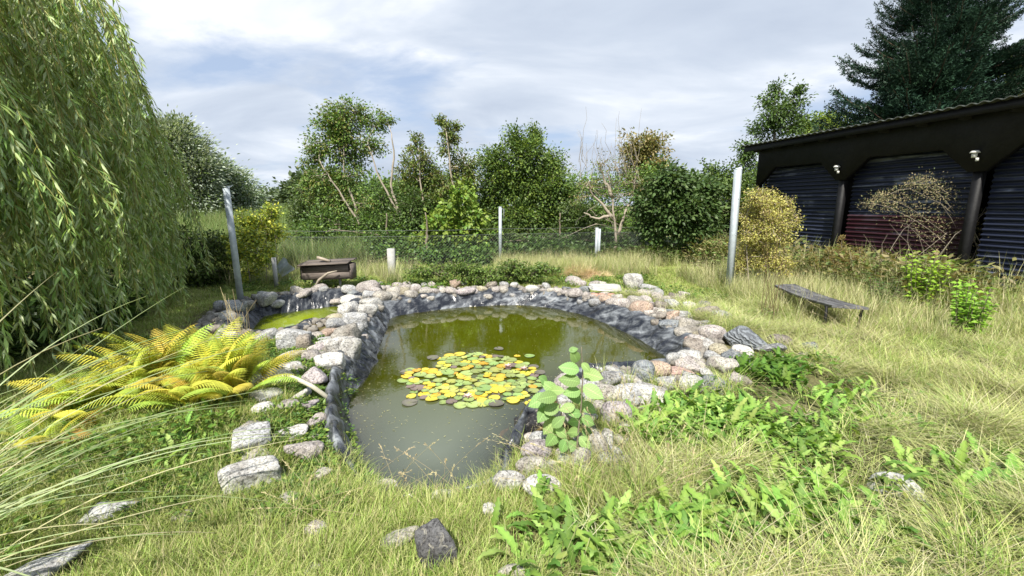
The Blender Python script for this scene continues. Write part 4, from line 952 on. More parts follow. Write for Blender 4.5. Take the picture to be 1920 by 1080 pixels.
tree('creeping_shrub', 'low dark green creeping shrub overhanging the back of the pond', 'shrub', [TPX([(905, 540), (905, 530), (905, 520)], 8.35)],
     LB([(790, 515, 30, 12), (830, 512, 36, 14), (880, 515, 36, 16), (915, 520, 36, 18), (955, 522, 34, 18), (990, 515, 34, 14), (1025, 510, 28, 12), (930, 535, 26, 12), (975, 535, 20, 10), (960, 500, 30, 8), (860, 500, 30, 8)], 8.3, dens=75, dy=1.2, jit=.3), (.035, .06), .6, MG + LG[:2], per=22, r0=.012, seed=29, clump=.11)

# ---------------------------------------------------------------- weeping willow
WC = np.array([-8.1, 4.1]); WR = 4.0
wil = empty('weeping_willow', 'huge weeping willow with hanging leafy branches down to the lawn', 'tree', (*WC, 0))
m = MB(); m.tube([(WC[0], WC[1], -.1), (WC[0] + .1, WC[1], 1.2), (WC[0] + .05, WC[1] + .1, 2.6), (WC[0], WC[1], 4.2)], [.5, .42, .36, .3], 14)
pbuild(m, 'trunk', M['bark'], wil, True)
for i in range(16):
    a = i / 16 * 2 * pi + rng.normal() * .1; m = MB(); e = rng.uniform(2.0, 2.9); h = rng.uniform(4.6, 5.6)
    P = np.array([[WC[0], WC[1], 3.6 + .04 * i], [WC[0] + cos(a) * e * .35, WC[1] + sin(a) * e * .35, h * .8], [WC[0] + cos(a) * e * .7, WC[1] + sin(a) * e * .7, h], [WC[0] + cos(a) * e, WC[1] + sin(a) * e, h - .5]])
    m.tube(P, [.16, .11, .07, .03], 7); pbuild(m, 'limb', M['bark'], wil, True)
WL = [(.33, .46, .14), (.42, .54, .19), (.25, .38, .11), (.54, .62, .34), (.40, .50, .26)]
def strand(seed, L, arch, dens=1.0):
    r = np.random.default_rng(seed); m = MB()
    def run(P, n, sc):
        T = np.gradient(P, axis=0); T /= np.linalg.norm(T, axis=1)[:, None]
        u = np.sort(r.uniform(.08, 1, n)); idx = u * (len(P) - 1); i0 = np.minimum(idx.astype(int), len(P) - 2); f = (idx - i0)[:, None]
        B = P[i0] * (1 - f) + P[i0 + 1] * f; Tt = T[i0]
        sd = r.normal(size=(n, 3)); sd -= (sd * Tt).sum(1)[:, None] * Tt; sd /= np.linalg.norm(sd, axis=1)[:, None]
        sp = r.uniform(.25, .95, n)[:, None]
        D_ = Tt * (1 - sp * .35) + sd * sp + np.array([0, 0, -.35])
        c = np.array(WL)[r.integers(0, len(WL), n)] * r.uniform(.8, 1.2, n)[:, None]
        l = r.uniform(.085, .145, n) * sc; m.leaves(B, D_, r.normal(size=(n, 3)) * .7 + sd * .5 + [0, 0, .4], l, l * .15 + .004, c, .1, .12)
        m.tube(P, np.linspace(.006, .0015, len(P)) * (1.3 if sc > .95 else .7), 3, (.46, .44, .15), False)
    u = np.linspace(0, 1, 16)[:, None]
    w1, w2 = r.normal(0, .05, 2)
    P = np.c_[arch * (1 - np.exp(-2.6 * u)) + .05 * np.sin(u * 6 + w1 * 30), w1 * L * u + .04 * np.sin(u * 8 + 2), .25 * np.sin(u * 2.2) * arch - L * (u ** 1.25)]
    P = P.reshape(16, 3); run(P, int(L * 42 * dens), 1.0)
    for _ in range(int(L * 2.2)):
        k = r.integers(2, 13); l = r.uniform(.3, .9); d = np.r_[r.normal(0, .35, 2), 0]
        v = np.linspace(0, 1, 7)[:, None]; Q = P[k] + d * l * (1 - (1 - v) ** 2) * .6 + np.array([0, 0, -1]) * l * v ** 1.4
        run(Q, int(l * 38 * dens), .85)
    return m
NS = 10; Ls = np.linspace(2.0, 4.2, NS)
sm = [strand(600 + i, Ls[i], .55 + .06 * i).mesh('hanging_branch', M['leaf']) for i in range(NS)]
spr = []
for i in range(4): spr.append(strand(650 + i, [1.8, 2.4, 3.0, 3.6][i], .5, .8).build('tuft', M['leaf'], link=False))
def wlen_end(a): return .12 + .5 * vnoise(a * 3.2, 4.4) ** 1.5
cnt = 0; CL = None; base_a = math.atan2(-WC[1], -WC[0])
CL = rng.uniform(base_a - 1.2, base_a + 1.7, 75)
while cnt < 290:
    a = CL[rng.integers(len(CL))] + rng.normal() * .035
    tier = rng.random()
    i = int(rng.integers(0, NS))
    if tier < .74: zend = wlen_end(a) * .7 + rng.exponential(.12)
    else: zend = rng.uniform(.8, 3.4)
    z0 = min(zend + Ls[i] * .98, 5.7)
    rr = WR + .25 * (vnoise(a * 4, 1.0) - .5) * 2 - (.55 + .06 * i) - max(0, z0 - 3.0) * .26 + rng.normal() * .14
    rr += .10 if tier > .74 else 0
    o = inst('hanging_branch', sm[i], wil, (rr * cos(a), rr * sin(a), z0), (rng.normal() * .04, rng.normal() * .05, a + rng.normal() * .35), rng.uniform(.94, 1.06))
    o.color = tuple(np.r_[np.array([1, 1, 1]) * rng.uniform(.8, 1.2), 1]); cnt += 1
n = 900; a = rng.uniform(0, 2 * pi, n); rr = 3.6 * np.sqrt(rng.uniform(.05, 1, n)); k = rng.integers(0, 4, n)
zz = rng.uniform(2.2, 4.2, n) + (4 - rr) * .7
P = np.c_[rr * cos(1) * 0 + rr * np.cos(a), rr * np.sin(a), zz]
scatter('crown', 'dense inner hanging foliage', spr, P, np.c_[rng.normal(0, .05, n), rng.normal(0, .05, n), a + rng.normal(0, .5, n)], rng.uniform(.85, 1.15, n), k, wil)
n = 420; a = rng.uniform(0, 2 * pi, n); rr = 3.2 * np.sqrt(rng.uniform(0, 1, n))
x = WC[0] + rr * np.cos(a); y = WC[1] + rr * np.sin(a)
darkw = [leafclump(88 + i, 90, .22, .40, (.06, .11), .65, DG) for i in range(3)]
put('undergrowth', 'dark leafy undergrowth beneath the weeping willow', darkw, x, y, rng.uniform(.8, 1.8, n))

# ---------------------------------------------------------------- spruce
SY = 15.0; top = atY(1795, -150, SY); sb = np.array([top[0], SY, 0])
spc = empty('spruce', 'tall dark spruce towering behind the black shed', 'tree', tuple(sb))
m = MB(); m.tube([sb, sb + [0, 0, 4], sb + [0, 0, 8], [sb[0], SY, top[2]]], [.28, .2, .1, .02], 10); pbuild(m, 'trunk', M['bark'], spc, True)
NC = [(.018, .045, .026), (.024, .058, .032), (.032, .072, .038)]
def sprbranch(seed):
    r = np.random.default_rng(seed); m = MB(); L = 1.0
    u = np.linspace(0, 1, 10); P = np.c_[u * L, .03 * np.sin(u * 5 + seed), -.10 * np.sin(u * pi * .9) + .10 * u ** 3]
    m.tube(P, np.linspace(.012, .003, 10), 4, (.10, .075, .05), False)
    def twig(a, d, l, c):
        d = d / np.linalg.norm(d); e = a + d * l
        sd = np.cross(d, [0, 0, 1]); sd /= np.linalg.norm(sd); up = np.cross(sd, d)
        n = max(8, int(l / .0085)); tt = r.uniform(0, 1, n); an = r.uniform(0, 2 * pi, n)
        B = a + d * (l * tt)[:, None]
        rd = sd * np.cos(an)[:, None] + up * np.sin(an)[:, None]
        m.leaves(B, rd * .75 + d * .8, np.cross(rd, d), .034, .0095, np.array(c) * r.uniform(.7, 1.35, n)[:, None], 0)
    for k in range(22):
        t = .12 + .86 * k / 22; i = t * 9; i0 = int(i); B = P[i0] + (P[min(9, i0 + 1)] - P[i0]) * (i - i0)
        for s in (-1, 1):
            l = (.36 * (1 - t) + .07) * r.uniform(.75, 1.15); d = np.array([.75, s * .8, .05 + r.normal() * .1])
            twig(B, d, l, NC[r.integers(3)])
            for q in range(int(l / .06)):
                b2 = B + d / np.linalg.norm(d) * l * r.uniform(.25, .85)
                twig(b2, np.array([.9, s * r.choice([.1, 1.3]), r.normal() * .2]), l * r.uniform(.25, .45), NC[r.integers(3)])
    twig(P[6], P[9] - P[6], .42, NC[2])
    return m.mesh('branch', M['needle'])
sbm = [sprbranch(700 + i) for i in range(5)]
cnt = 0
for z in np.arange(2.9, top[2] - .2, .29):
    f = (top[2] - z) / (top[2] - 2.3); Rr = 3.55 * f ** .8 + .2
    nb = int(7 + 5 * f)
    for j in range(nb):
        if cnt >= 298: break
        a = rng.uniform(0, 2 * pi)
        if rng.random() < .5: a = rng.uniform(pi * .85, pi * 1.9)        # fuller on the side one sees
        s = Rr * rng.uniform(.72, 1.1)
        o = inst('branch', sbm[rng.integers(5)], spc, (0, 0, z + rng.normal() * .06), (rng.normal() * .2, -.12 + .45 * (1 - f) * -1 + rng.normal() * .07, a), (s, max(s, 1.3) * 1.0, max(s, 1.3) * 1.0)); cnt += 1
# ---------------------------------------------------------------- fence, posts
def post_from(px0, py0, px1, py1, w_, name, label, cat='post', square=True, mat='galv', Yb=None, group=None, thick=None):
    """metal post from its foot pixel to its top pixel (top at the foot's distance)"""
    b = onground(px0, py0) if Yb is None else atY(px0, py0, Yb)
    t_ = atY(px1, py1, b[1]); e = empty(name, label, cat, tuple(b), 0, group)
    s = pxs(b) * w_ / 2
    d = t_ - b; L = np.linalg.norm(d); d /= L
    yv = np.cross(d, [1, 0, 0]); yv /= np.linalg.norm(yv); xv = np.cross(yv, d)
    if name == 'fence_post' and mat == 'galv': xv, yv = (xv * .85 + yv * .5), (yv * .85 - xv * .5)
    m = MB()
    if square:
        Mx = np.eye(4); Mx[:3, 0] = xv; Mx[:3, 1] = yv; Mx[:3, 2] = d; Mx[:3, 3] = b
        m.box((-s, -s, -.15), (s, s, L), Mx)
        m2 = MB(); m2.box((-s * .82, -s * .82, L + .001), (s * .82, s * .82, L + .004), Mx, c=(.1, .1, .1))
        pbuild(m, 'tube', M[mat], e)
        if mat == 'galv' and w_ > 9:
            cap = MB(); cap.add([(*p,) for p in [t_ + xv * s + d * .003, t_ - xv * s * .6 + yv * s + d * .02, t_ + xv * s * 2.3 + yv * s * .2 + d * .05, t_ + xv * s * 1.2 - yv * s + d * .012]], [(0, 1, 2), (0, 2, 3)])
            pbuild(cap, 'torn_cap', M[mat], e)
            for h in (.25, .5, .78):
                q = b + d * L * h + yv * 0; bt = MB(); bt.tube([q - xv * s * .2 - yv * (s + .006), q - xv * s * .2 - yv * (s - .004)], .008, 8, (.5, .5, .5)); pbuild(bt, 'bolt', M[mat], e)
    else:
        m.tube([b - d * .15, t_], s, 12); pbuild(m, 'tube', M[mat], e, True)
        m2 = MB(); m2.tube([t_ + d * .001, t_ + d * .012], s * 1.15, 12); pbuild(m2, 'cap', M[mat], e)
        hk = MB(); q = t_ - d * .05; hk.tube([q + xv * s * 1.0, q + xv * (s + .05), q + xv * (s + .05) - d * .28], .006, 5); pbuild(hk, 'wire_hook', M[mat], e)
    return e, b, t_
post_from(452, 566, 424, 353, 10.5, 'fence_post', 'tall galvanised square post leaning left beside the small pool')
post_from(1366, 556, 1384, 318, 9.5, 'fence_post', 'tall galvanised square post by the yellow dry shrub')
post_from(938, 500, 938, 388, 6, 'fence_pole', 'slim round metal pole standing behind the creeping shrub', 'pole', False)
fence = empty('chain_link_fence', 'low wire mesh fence with short posts along the back of the garden', 'fence', tuple(atY(736, 500, 10.6)))
FP = [atY(470, 512, 10.3), atY(736, 506, 10.3), atY(938, 500, 11.2), atY(1120, 488, 12.0), atY(1215, 486, 12.2)]
FP = [np.array([p[0], p[1], 0]) for p in FP]; FH = .86
for i, (a, b) in enumerate(zip(FP[:-1], FP[1:])):
    L = np.linalg.norm(b - a); u = (b - a) / L; m = MB(); pitch = .075; hgt = FH - .05; z0 = .05
    n = int((L + hgt) / pitch)
    for k in range(n):
        s0 = k * pitch - hgt
        for sg in (1, -1):
            p0 = np.array([s0, 0.]) ; p1 = np.array([s0 + hgt, hgt])
            if p0[0] < 0: p0 = p0 - p0[0] * 1.0
            if p1[0] > L: p1 = p1 - (p1[0] - L)
            q0, q1 = (p0, p1) if sg == 1 else (np.array([p0[0], hgt - p0[1]]), np.array([p1[0], hgt - p1[1]]))
            A3 = a + u * q0[0] + [0, .004 * sg, z0 + q0[1]]; B3 = a + u * q1[0] + [0, .004 * sg, z0 + q1[1]]
            m.tube([A3, B3], .0024, 3, cap=False)
    pbuild(m, 'wire_mesh', M['wire'], fence)
    for z in (.06, FH, FH + .14):
        m = MB(); mid = (a + b) / 2 + [0, 0, z - .02]; m.tube([a + [0, 0, z], mid, b + [0, 0, z]], .0035, 4, cap=False); pbuild(m, 'wire', M['wire'], fence)
for px0, py0, px1, py1, w_, mt_ in ((736, 522, 736, 466, 12, 'concrete'), (1117, 492, 1118, 427, 5, 'galv'), (1122, 492, 1123, 429, 4, 'galv')):
    b = onground(px0, py0) if w_ == 12 else atY(px0, py0, 12.0); t_ = atY(px1, py1, b[1]); s = pxs(b) * w_ / 2
    m = MB(); m.box((b[0] - s, b[1] - s, -.1), (b[0] + s, b[1] + s, t_[2])); pbuild(m, 'post', M[mt_], fence)
b = onground(519, 540); m = MB(); m.box((b[0] - .03, b[1] - .03, -.1), (b[0] + .03, b[1] + .03, .62)); pbuild(m, 'post', M['concrete'], fence)
b = onground(512, 540); s0 = MB(); p = b
sc = empty('bent_sheet', 'crumpled pale metal sheet leaning by the small fence post', 'metal sheet', tuple(atY(545, 530, 8.9)))
q = [atY(531, 482, 8.8), atY(552, 505, 8.9), atY(528, 520, 8.8), atY(517, 500, 8.75)]
G = np.array([[q[0] * (1 - v) + q[3] * v + (q[1] * (1 - v) + q[2] * v - q[0] * (1 - v) - q[3] * v) * u + [0, .03 * sin(u * 9), 0] for v in np.linspace(0, 1, 8)] for u in np.linspace(0, 1, 12)])
s0.grid(G); G2 = G + [0, .008, 0]; s0.grid(G2); pbuild(s0, 'sheet', M['galv'], sc)

# ---------------------------------------------------------------- weathered wooden feeding house
fh = empty('feeding_house', 'weathered wooden trough box with a sagging roof on two legs', 'feeding house', tuple(onground(610, 545)))
fb = onground(612, 540); Yf = fb[1]; cx0, cx1 = atY(572, 510, Yf)[0], atY(660, 510, Yf)[0]; zb_ = atY(610, 522, Yf)[2]; zt_ = atY(610, 496, Yf)[2]
def fbox(name, lo, hi, ry=0.0, mat='wood', rx=0.0):
    m = MB(); c = (np.array(lo) + hi) / 2
    Mx = np.array(Matrix.Translation(c) @ Matrix.Rotation(ry, 4, 'Y') @ Matrix.Rotation(rx, 4, 'X')); m.box(np.array(lo) - c, np.array(hi) - c, Mx); return pbuild(m, name, M[mat], fh)
fbox('front_board', (cx0, Yf - .13, zb_), (cx1, Yf - .105, zb_ + .13), -.03)
fbox('front_board', (cx0 + .01, Yf - .128, zb_ + .135), (cx1 - .02, Yf - .108, zt_ - .01), -.05)
fbox('back_board', (cx0, Yf + .13, zb_), (cx1, Yf + .155, zt_ + .02), -.03)
fbox('floor_board', (cx0, Yf - .1, zb_ + .002), (cx1, Yf + .125, zb_ + .024), -.03)
fbox('end_board', (cx0 - .03, Yf - .12, zb_), (cx0 - .005, Yf + .15, zt_ + .0)); fbox('end_board', (cx1 + .005, Yf - .12, zb_ - .0), (cx1 + .03, Yf + .15, zt_ + .02))
m = MB(); m.add([(cx0 - .16, Yf - .22, zt_ - .08), (cx0 + .14, Yf - .22, zt_ + .03), (cx0 + .12, Yf + .2, zt_ + .06), (cx0 - .08, Yf + .2, zt_ - .02)], [(0, 1, 2), (0, 2, 3)], (1.9, 1.25, 1.1)); pbuild(m, 'roof_flap', mat_plain('pinkish_bitumen', (.33, .21, .18), .9, nscale=12, namp=.3), fh)
fbox('roof_board', (cx0 - .03, Yf - .22, zt_ + .03), (cx1 - .0, Yf + .0, zt_ + .05), -.05, rx=.12)
fbox('roof_board', (cx0 - .01, Yf + .01, zt_ + .055), (cx1 + .03, Yf + .22, zt_ + .075), -.05, rx=.05)
fbox('stick', (cx0 + .28, Yf - .1, zt_ + .085), (cx0 + .52, Yf - .04, zt_ + .13), .3, 'palebark')
for px in (590, 638):
    x0 = atY(px, 530, Yf)[0]; fbox('leg', (x0 - .02, Yf - .02, -.1), (x0 + .02, Yf + .02, zb_ - .001), 0, 'concrete')
m = MB(); q = [atY(588, 545, Yf - .2), atY(598, 525, Yf - .25), atY(615, 512, Yf - .25), atY(632, 508, Yf - .2)]; m.tube(q, [.03, .025, .02, .012], 6)
o = m.build('dead_branch', M['palebark'], smooth=True); tag(o, 'curved dead branch propped against the wooden trough box', 'branch')

# ---------------------------------------------------------------- bench
bn = empty('bench', 'old dark plank bench on thin metal legs in the dry grass', 'bench', tuple(onground(1560, 590)))
a0 = atz(1452, 534, .40); a1 = atz(1490, 532, .40); b0 = atz(1560, 572, .38); b1 = atz(1630, 577, .38)
for k, (s, e) in enumerate(((0, .32), (.335, .655), (.67, 1))):
    m = MB(); n = 14
    for t0, dz in ((0, 0), (1, -.028)):
        pass
    u = np.linspace(0, 1, n)
    def pt(v, w_): return (a0 * (1 - w_) + a1 * w_) * (1 - v) + (b0 * (1 - w_) + b1 * w_) * v + [0, 0, -.03 * sin(v * pi) + rng.normal() * .001]
    L0 = np.array([pt(v, s) for v in u]); L1 = np.array([pt(v, e) for v in u])
    ring = np.stack([L0, L1, L1 - [0, 0, .03], L0 - [0, 0, .03], L0], 1); m.grid(ring)
    m.add(ring[0, :4], [(0, 2, 1), (0, 3, 2)]); m.add(ring[-1, :4], [(0, 1, 2), (0, 2, 3)])
    pbuild(m, 'plank', M['bench'] if 'bench' in M else M.setdefault('bench', mat_plain('bench_wood', (.13, .13, .135), .75, nscale=5, namp=.7, bump=.8, bscale=18)), bn)
for p in ((a0 * .8 + a1 * .2) * .85 + b0 * .15, (a1 * .85 + b1 * .15), b0 * .93 + a0 * .07, b1 * .93 + a1 * .07):
    m = MB(); m.tube([(p[0], p[1], p[2] - .035), (p[0] + rng.normal() * .03, p[1] + rng.normal() * .03, -.05)], .016, 8, (.1, .1, .1)); pbuild(m, 'leg', M['blackwood'], bn, True)
for p0, p1 in ((a0, a1), (b0, b1)):
    c0, c1 = (p0 * .9 + (b0 if p0 is a0 else a0) * .1), (p1 * .9 + (b1 if p1 is a1 else a1) * .1)
    m = MB(); m.tube([c0 - [0, 0, .05], c1 - [0, 0, .05]], .012, 6); pbuild(m, 'crossbar', M['blackwood'], bn, True)

# ---------------------------------------------------------------- slab on bricks, pipe
p = onground(1138, 548, .06)
m = MB(); s = pxs(p); az = -math.atan2(p[0], p[1])
v, f = rock_verts('block', 55, 4); v = v.copy(); v[:, 2] = np.clip(v[:, 2] * 1.5, -1, 1)
m.add(v * [34 * s, .20, .026], f); o = m.build('paving_slab', M['concrete'], smooth=False); o.location = (p[0], p[1] + .05, p[2] + .08); o.rotation_euler = (.05, .03, az + .15)
tag(o, 'grey concrete slab bridging two bricks in the back rim', 'slab')
for k, px in enumerate((1115, 1129, 1146)):
    q = onground(px, 555, .03); v, f = rock_verts('block', 60 + k, 3); v = np.clip(v * 1.35, -1, 1); m = MB(); m.add(v * [.058, .05, .030], f)
    o = m.build('brick', M['brick']); o.location = (q[0], q[1], q[2] + .012); o.rotation_euler = (0, 0, az + rng.normal() * .1)
    tag(o, ['leftmost red brick under the grey concrete slab', 'middle red brick under the grey concrete slab', 'rightmost red brick under the grey concrete slab'][k], 'brick', 'bricks under the concrete slab')
pts = [(540, 704, .16), (560, 712, .17), (585, 724, .17), (610, 742, .15), (632, 762, .10), (649, 779, .04)]
m = MB(); q = np.array([onground(x, y, dz) for x, y, dz in pts]); uu = np.linspace(0, 5, 26)
q = np.c_[[np.interp(uu, range(6), q[:, i]) for i in range(3)]].T; q[1:-1] = (q[:-2] + q[1:-1] * 2 + q[2:]) / 4
m.tube(q, .017, 12); o = m.build('hose', M['hose'], smooth=True); tag(o, 'pale yellowish pipe curving over the left bank into the water', 'pipe')

# ---------------------------------------------------------------- water lilies
lily = empty('water_lily', 'patch of yellow and green water lily pads floating in the pond', 'water lily', tuple(atz(885, 710, ZW)))
def pad(seed):
    r = np.random.default_rng(seed); m = MB(); n = 22; th = np.linspace(.13, 2 * pi - .13, n)
    rr = 1 + .03 * np.sin(th * 3 + seed) + r.normal(0, .012, n)
    ring = lambda k, z: np.c_[np.cos(th) * rr * k, np.sin(th) * rr * k, z * (1 + .6 * np.sin(th * 2 + seed))]
    V = np.vstack([[[.05, 0, .0]], ring(.5, .012), ring(.92, .02), ring(1.0, .055)])
    F = [(0, 1 + i, 2 + i) for i in range(n - 1)]
    for k in range(2):
        o = 1 + k * n
        for i in range(n - 1): F += [(o + i, o + n + i, o + n + i + 1), (o + i, o + n + i + 1, o + i + 1)]
    c = np.vstack([[(1.1, 1.15, .8)], np.tile((1.05, 1.05, 1.0), (n, 1)), np.tile((.95, .95, .95), (n, 1)), np.tile((.72, .62, .6), (n, 1))])
    c[1:1 + n] *= (1 + .08 * np.sin(th * 9))[:, None]; c[1 + n:1 + 2 * n] *= (1 + .10 * np.sin(th * 9))[:, None]
    m.add(V, F, c); return m.mesh('pad', M['pad'])
M['pad'] = mat_leaf('lily_pad', .12, .3, .5, (1, 1, .7), .3)
pm = [pad(i) for i in range(5)]
pl = []; tries = 0
while len(pl) < 190 and tries < 9000:
    tries += 1
    u, v = rng.uniform(-1, 1, 2)
    if u * u + v * v > 1 and rng.random() < .97: continue
    px, py = 885 + u * 128, 713 + v * 49
    if v < -.4 and u < -.5: continue
    q = atz(px, py, ZW)[:2]; r0 = rng.uniform(.034, .078)
    if all((q[0] - a) ** 2 + (q[1] - b) ** 2 > ((r0 + c) * .70) ** 2 for a, b, c in pl): pl.append((q[0], q[1], r0))
for px, py, r0 in ((762, 698, .07), (768, 756, .07), (930, 758, .07), (935, 655, .06), (812, 672, .07), (1012, 700, .06), (1000, 688, .06)):
    q = atz(px, py, ZW); pl.append((q[0], q[1], r0))
PC = [(.26, .36, .12)] * 8 + [(.32, .40, .14)] * 7 + [(.42, .45, .12)] * 5 + [(.62, .52, .07)] * 6 + [(.66, .44, .05)] * 4 + [(.20, .15, .14)] * 3
lc = np.array(lily.location)
for i, (x, y, r0) in enumerate(pl):
    edge = i >= len(pl) - 9
    c = np.array(PC[rng.integers(len(PC))]) if not edge else np.array((.16, .15, .12))
    inst('pad', pm[i % 5], lily, (x - lc[0], y - lc[1], .003 + (i % 7) * .0016), (rng.normal() * .03, rng.normal() * .03, rng.uniform(0, 6.28)), r0, tuple(c * rng.uniform(.85, 1.15)))
M['petal'] = mat_leaf('lily_petal', .3, .4, .3, (1, 1, 1), .1)
for fx, fy in ((877, 747), (982, 695), (952, 690)):
    m = MB(); q = atz(fx, fy, ZW) - lc
    for k in range(14):
        a = k * 2.4; d = np.array([[cos(a), sin(a), .9 if k > 6 else .35]]); m.leaves([q + [0, 0, .01]], d, np.array([[0, 0, 1.]]), .055, .024, (.75, .58, .55), .3)
    o = m.build('flower', M['petal']); o.parent = lily

# ---------------------------------------------------------------- koi, floating bits
def fish():
    m = MB(); u = np.linspace(0, 1, 12); L = .16; G = []
    for t in u:
        w_ = .020 * (sin(pi * min(1, t * .95 + .05)) ** .7) * (1 - .35 * t) + .002; h = w_ * 1.3
        th = np.arange(8) * 2 * pi / 8; G.append(np.c_[np.full(8, t * L), np.cos(th) * w_ + .012 * sin(t * 4), np.sin(th) * h])
    m.grid(np.array(G).transpose(1, 0, 2), closed=True)
    return m
kb = atz(938, 822, ZW - .035); f = empty('koi', 'small red koi just below the water by the black basalt block', 'fish', tuple(kb), 1.2)
koim = mat_plain('koi_skin', (.45, .12, .07), .4, nscale=30, namp=.3)
o = fish().build('body', koim, f, True)
m = MB(); m.add([(.155, .008, 0), (.20, .0, .03), (.185, 0, 0), (.20, .004, -.03)], [(0, 1, 2), (0, 2, 3)]); m.build('tail_fin', koim, f)
m = MB(); m.add([(.06, .0, .022), (.10, .0, .036), (.11, .006, .018)], [(0, 1, 2)]); m.build('dorsal_fin', koim, f)
bits = []
for i in range(3):
    r = np.random.default_rng(i); m = MB()
    if i < 2: m.leaves([(0, 0, .002)], np.array([[1., 0, 0]]), np.array([[0, 0, 1.]]), .02, .007, [(.40, .38, .2), (.30, .30, .12)][i])
    else: m.leaves([(0, 0, .002)], np.array([[1., 0, 0]]), np.array([[0, 0, 1.]]), .035, .0025, (.5, .48, .3))
    bits.append(m.build('tuft', M['straw'], link=False))
x = rng.uniform(-1.6, 1.6, 5000); y = rng.uniform(1.9, 7.0, 5000); d = sdist(x, y, MAIN); k = (d < -.03) & (rng.random(5000) < np.where(d > -.35, .55, .16) + .15 * (y < 3.4))
n = k.sum(); scatter('floating_debris', 'tiny leaf bits and seeds floating on the water', bits, np.c_[x[k], y[k], np.full(n, ZW + .001)], np.c_[np.zeros(n), np.zeros(n), rng.uniform(0, 6.28, n)], rng.uniform(.5, 1.3, n), rng.integers(0, 3, n))

# ---------------------------------------------------------------- ferns
def frond(seed):
    r = np.random.default_rng(seed); m = MB(); n = 26; u = np.linspace(0, 1, 20)
    P = np.c_[u * .40 + .12 * u ** 3, .02 * np.sin(u * 4 + seed), .78 * u - .30 * u ** 2.6]
    m.tube(P, np.linspace(.004, .001, 20), 4, (.9, .8, .5), False)
    for k in range(n):
        t = .16 + .82 * k / n; i = t * 19; i0 = int(i); B = P[i0] + (P[min(19, i0 + 1)] - P[i0]) * (i - i0)
        T = P[min(19, i0 + 1)] - P[i0]; T /= np.linalg.norm(T)
        l = .125 * sin(pi * min(1, (t * .82 + .16))) ** .75 * r.uniform(.9, 1.1); tone = r.uniform(.85, 1.15)
        for s in (-1, 1):
            d = np.array([T[0] * .45, s * .9, T[2] * .45 - .12]); d /= np.linalg.norm(d); sd = np.cross(d, [0, 0, 1]); sd /= np.linalg.norm(sd)
            q = 9; V = [B]; F = []
            for j in range(1, q + 1):
                w_ = l * .085 * (1 - (j / q) ** 1.6) * (1.25 if j % 2 else .55) + .0008; c0 = B + d * l * j / q + np.array([0, 0, -.25 * l * (j / q) ** 2])
                V += [c0 - sd * w_, c0 + sd * w_]
            F = [(0, 1, 2)]
            for j in range(q - 1): a = 1 + 2 * j; F += [(a, a + 2, a + 3), (a, a + 3, a + 1)]
            m.add(V, F, np.array([1, 1, 1]) * tone)
    return m.mesh('frond', M['fern'])
M['fern'] = mat_leaf('fern', .4, .5, .25, (1.1, 1.05, .6), .3)
fm = [frond(i) for i in range(4)]
FC = [(.60, .66, .10), (.66, .65, .10), (.42, .56, .10), (.52, .62, .10), (.66, .58, .10), (.60, .43, .10)]
ferns = [(455, 722, 17, .8, 'yellow fern clump overhanging the white blocks by the pipe'), (392, 712, 22, .92, 'tallest golden fern clump behind the small pool\'s front corner'), (340, 715, 20, .92, 'golden fern clump left of the tallest ferns'), (290, 730, 16, 1.0, 'yellow-green fern clump in the middle of the fern bed'),
         (430, 740, 14, .9, 'fern clump above the grey granite slab'), (225, 745, 12, .9, 'leftmost upright fern clump among the grass blades'), (150, 770, 10, .75, 'low orange-tipped fern at the left end of the bed'), (370, 750, 14, .85, 'lower fern clump with browned fronds in the bed\'s middle'), (90, 830, 7, .6, 'small orange fern low beneath the long grass blades')]
for fx, fy, nf, sc_, lb in ferns:
    b = onground(fx, fy + 15); e = empty('fern', lb, 'fern', tuple(b), 0, 'yellowing ferns left of the pond'); a0_ = rng.uniform(0, 6)
    for k in range(int(nf * 1.7)):
        a = a0_ + k * 2.399; s = sc_ * rng.uniform(.65, 1.05)
        inst('frond', fm[rng.integers(4)], e, (rng.normal() * .04, rng.normal() * .04, 0), (rng.normal() * .22, rng.uniform(-.45, .5), a), s, tuple(np.array(FC[rng.integers(6 if rng.random() < .4 else 5)]) * rng.uniform(.8, 1.1)))

# ---------------------------------------------------------------- long arching grass at the left edge
pg = empty('ornamental_grass', 'huge clump of long arching grass blades at the left edge', 'grass clump', (-2.6, 1.2, 0))
def longblade(seed):
    r = np.random.default_rng(seed); m = MB(); L = 1.0; n = 16; u = np.linspace(0, 1, n + 1)
    th = .25 + r.uniform(.8, 1.25) * u ** .8; ds = L / n
    x = np.r_[0, np.cumsum(np.sin(th[:-1]) * ds)]; z = np.r_[0, np.cumsum(np.cos(th[:-1]) * ds)]; y = .03 * np.sin(u * 3 + seed)
    w_ = .0023 * (1 - u ** 3) * (.6 + .4 * np.minimum(1, u * 6)) + .0004
    Cn = np.c_[x, y, z]; tw = .6 + u * r.uniform(-.8, .8); sd = np.c_[-np.sin(tw) * .3, np.cos(tw), np.sin(tw) * .5]
    V = np.stack([Cn - sd * w_[:, None], Cn + [0, 0, -.0012], Cn + sd * w_[:, None]], 1)
    m.grid(V, np.repeat((1 - .25 * np.abs(np.linspace(-1, 1, n + 1)))[:, None], 3, 0).reshape(-1, 1) * [1, 1, 1]); return m.mesh('blade', M['leaf'])
lb_ = [longblade(i) for i in range(8)]
for k in range(115):
    a = rng.normal(.3, .75); s = rng.uniform(.8, 1.95)
    c = np.array([(.30, .40, .16), (.36, .44, .20), (.42, .50, .27), (.50, .48, .28)][rng.integers(4)]) * rng.uniform(.8, 1.2)
    inst('blade', lb_[rng.integers(8)], pg, (rng.normal() * .16, rng.normal() * .16, -.02), (rng.normal() * .12, rng.uniform(-.05, .55), a), s, tuple(c))

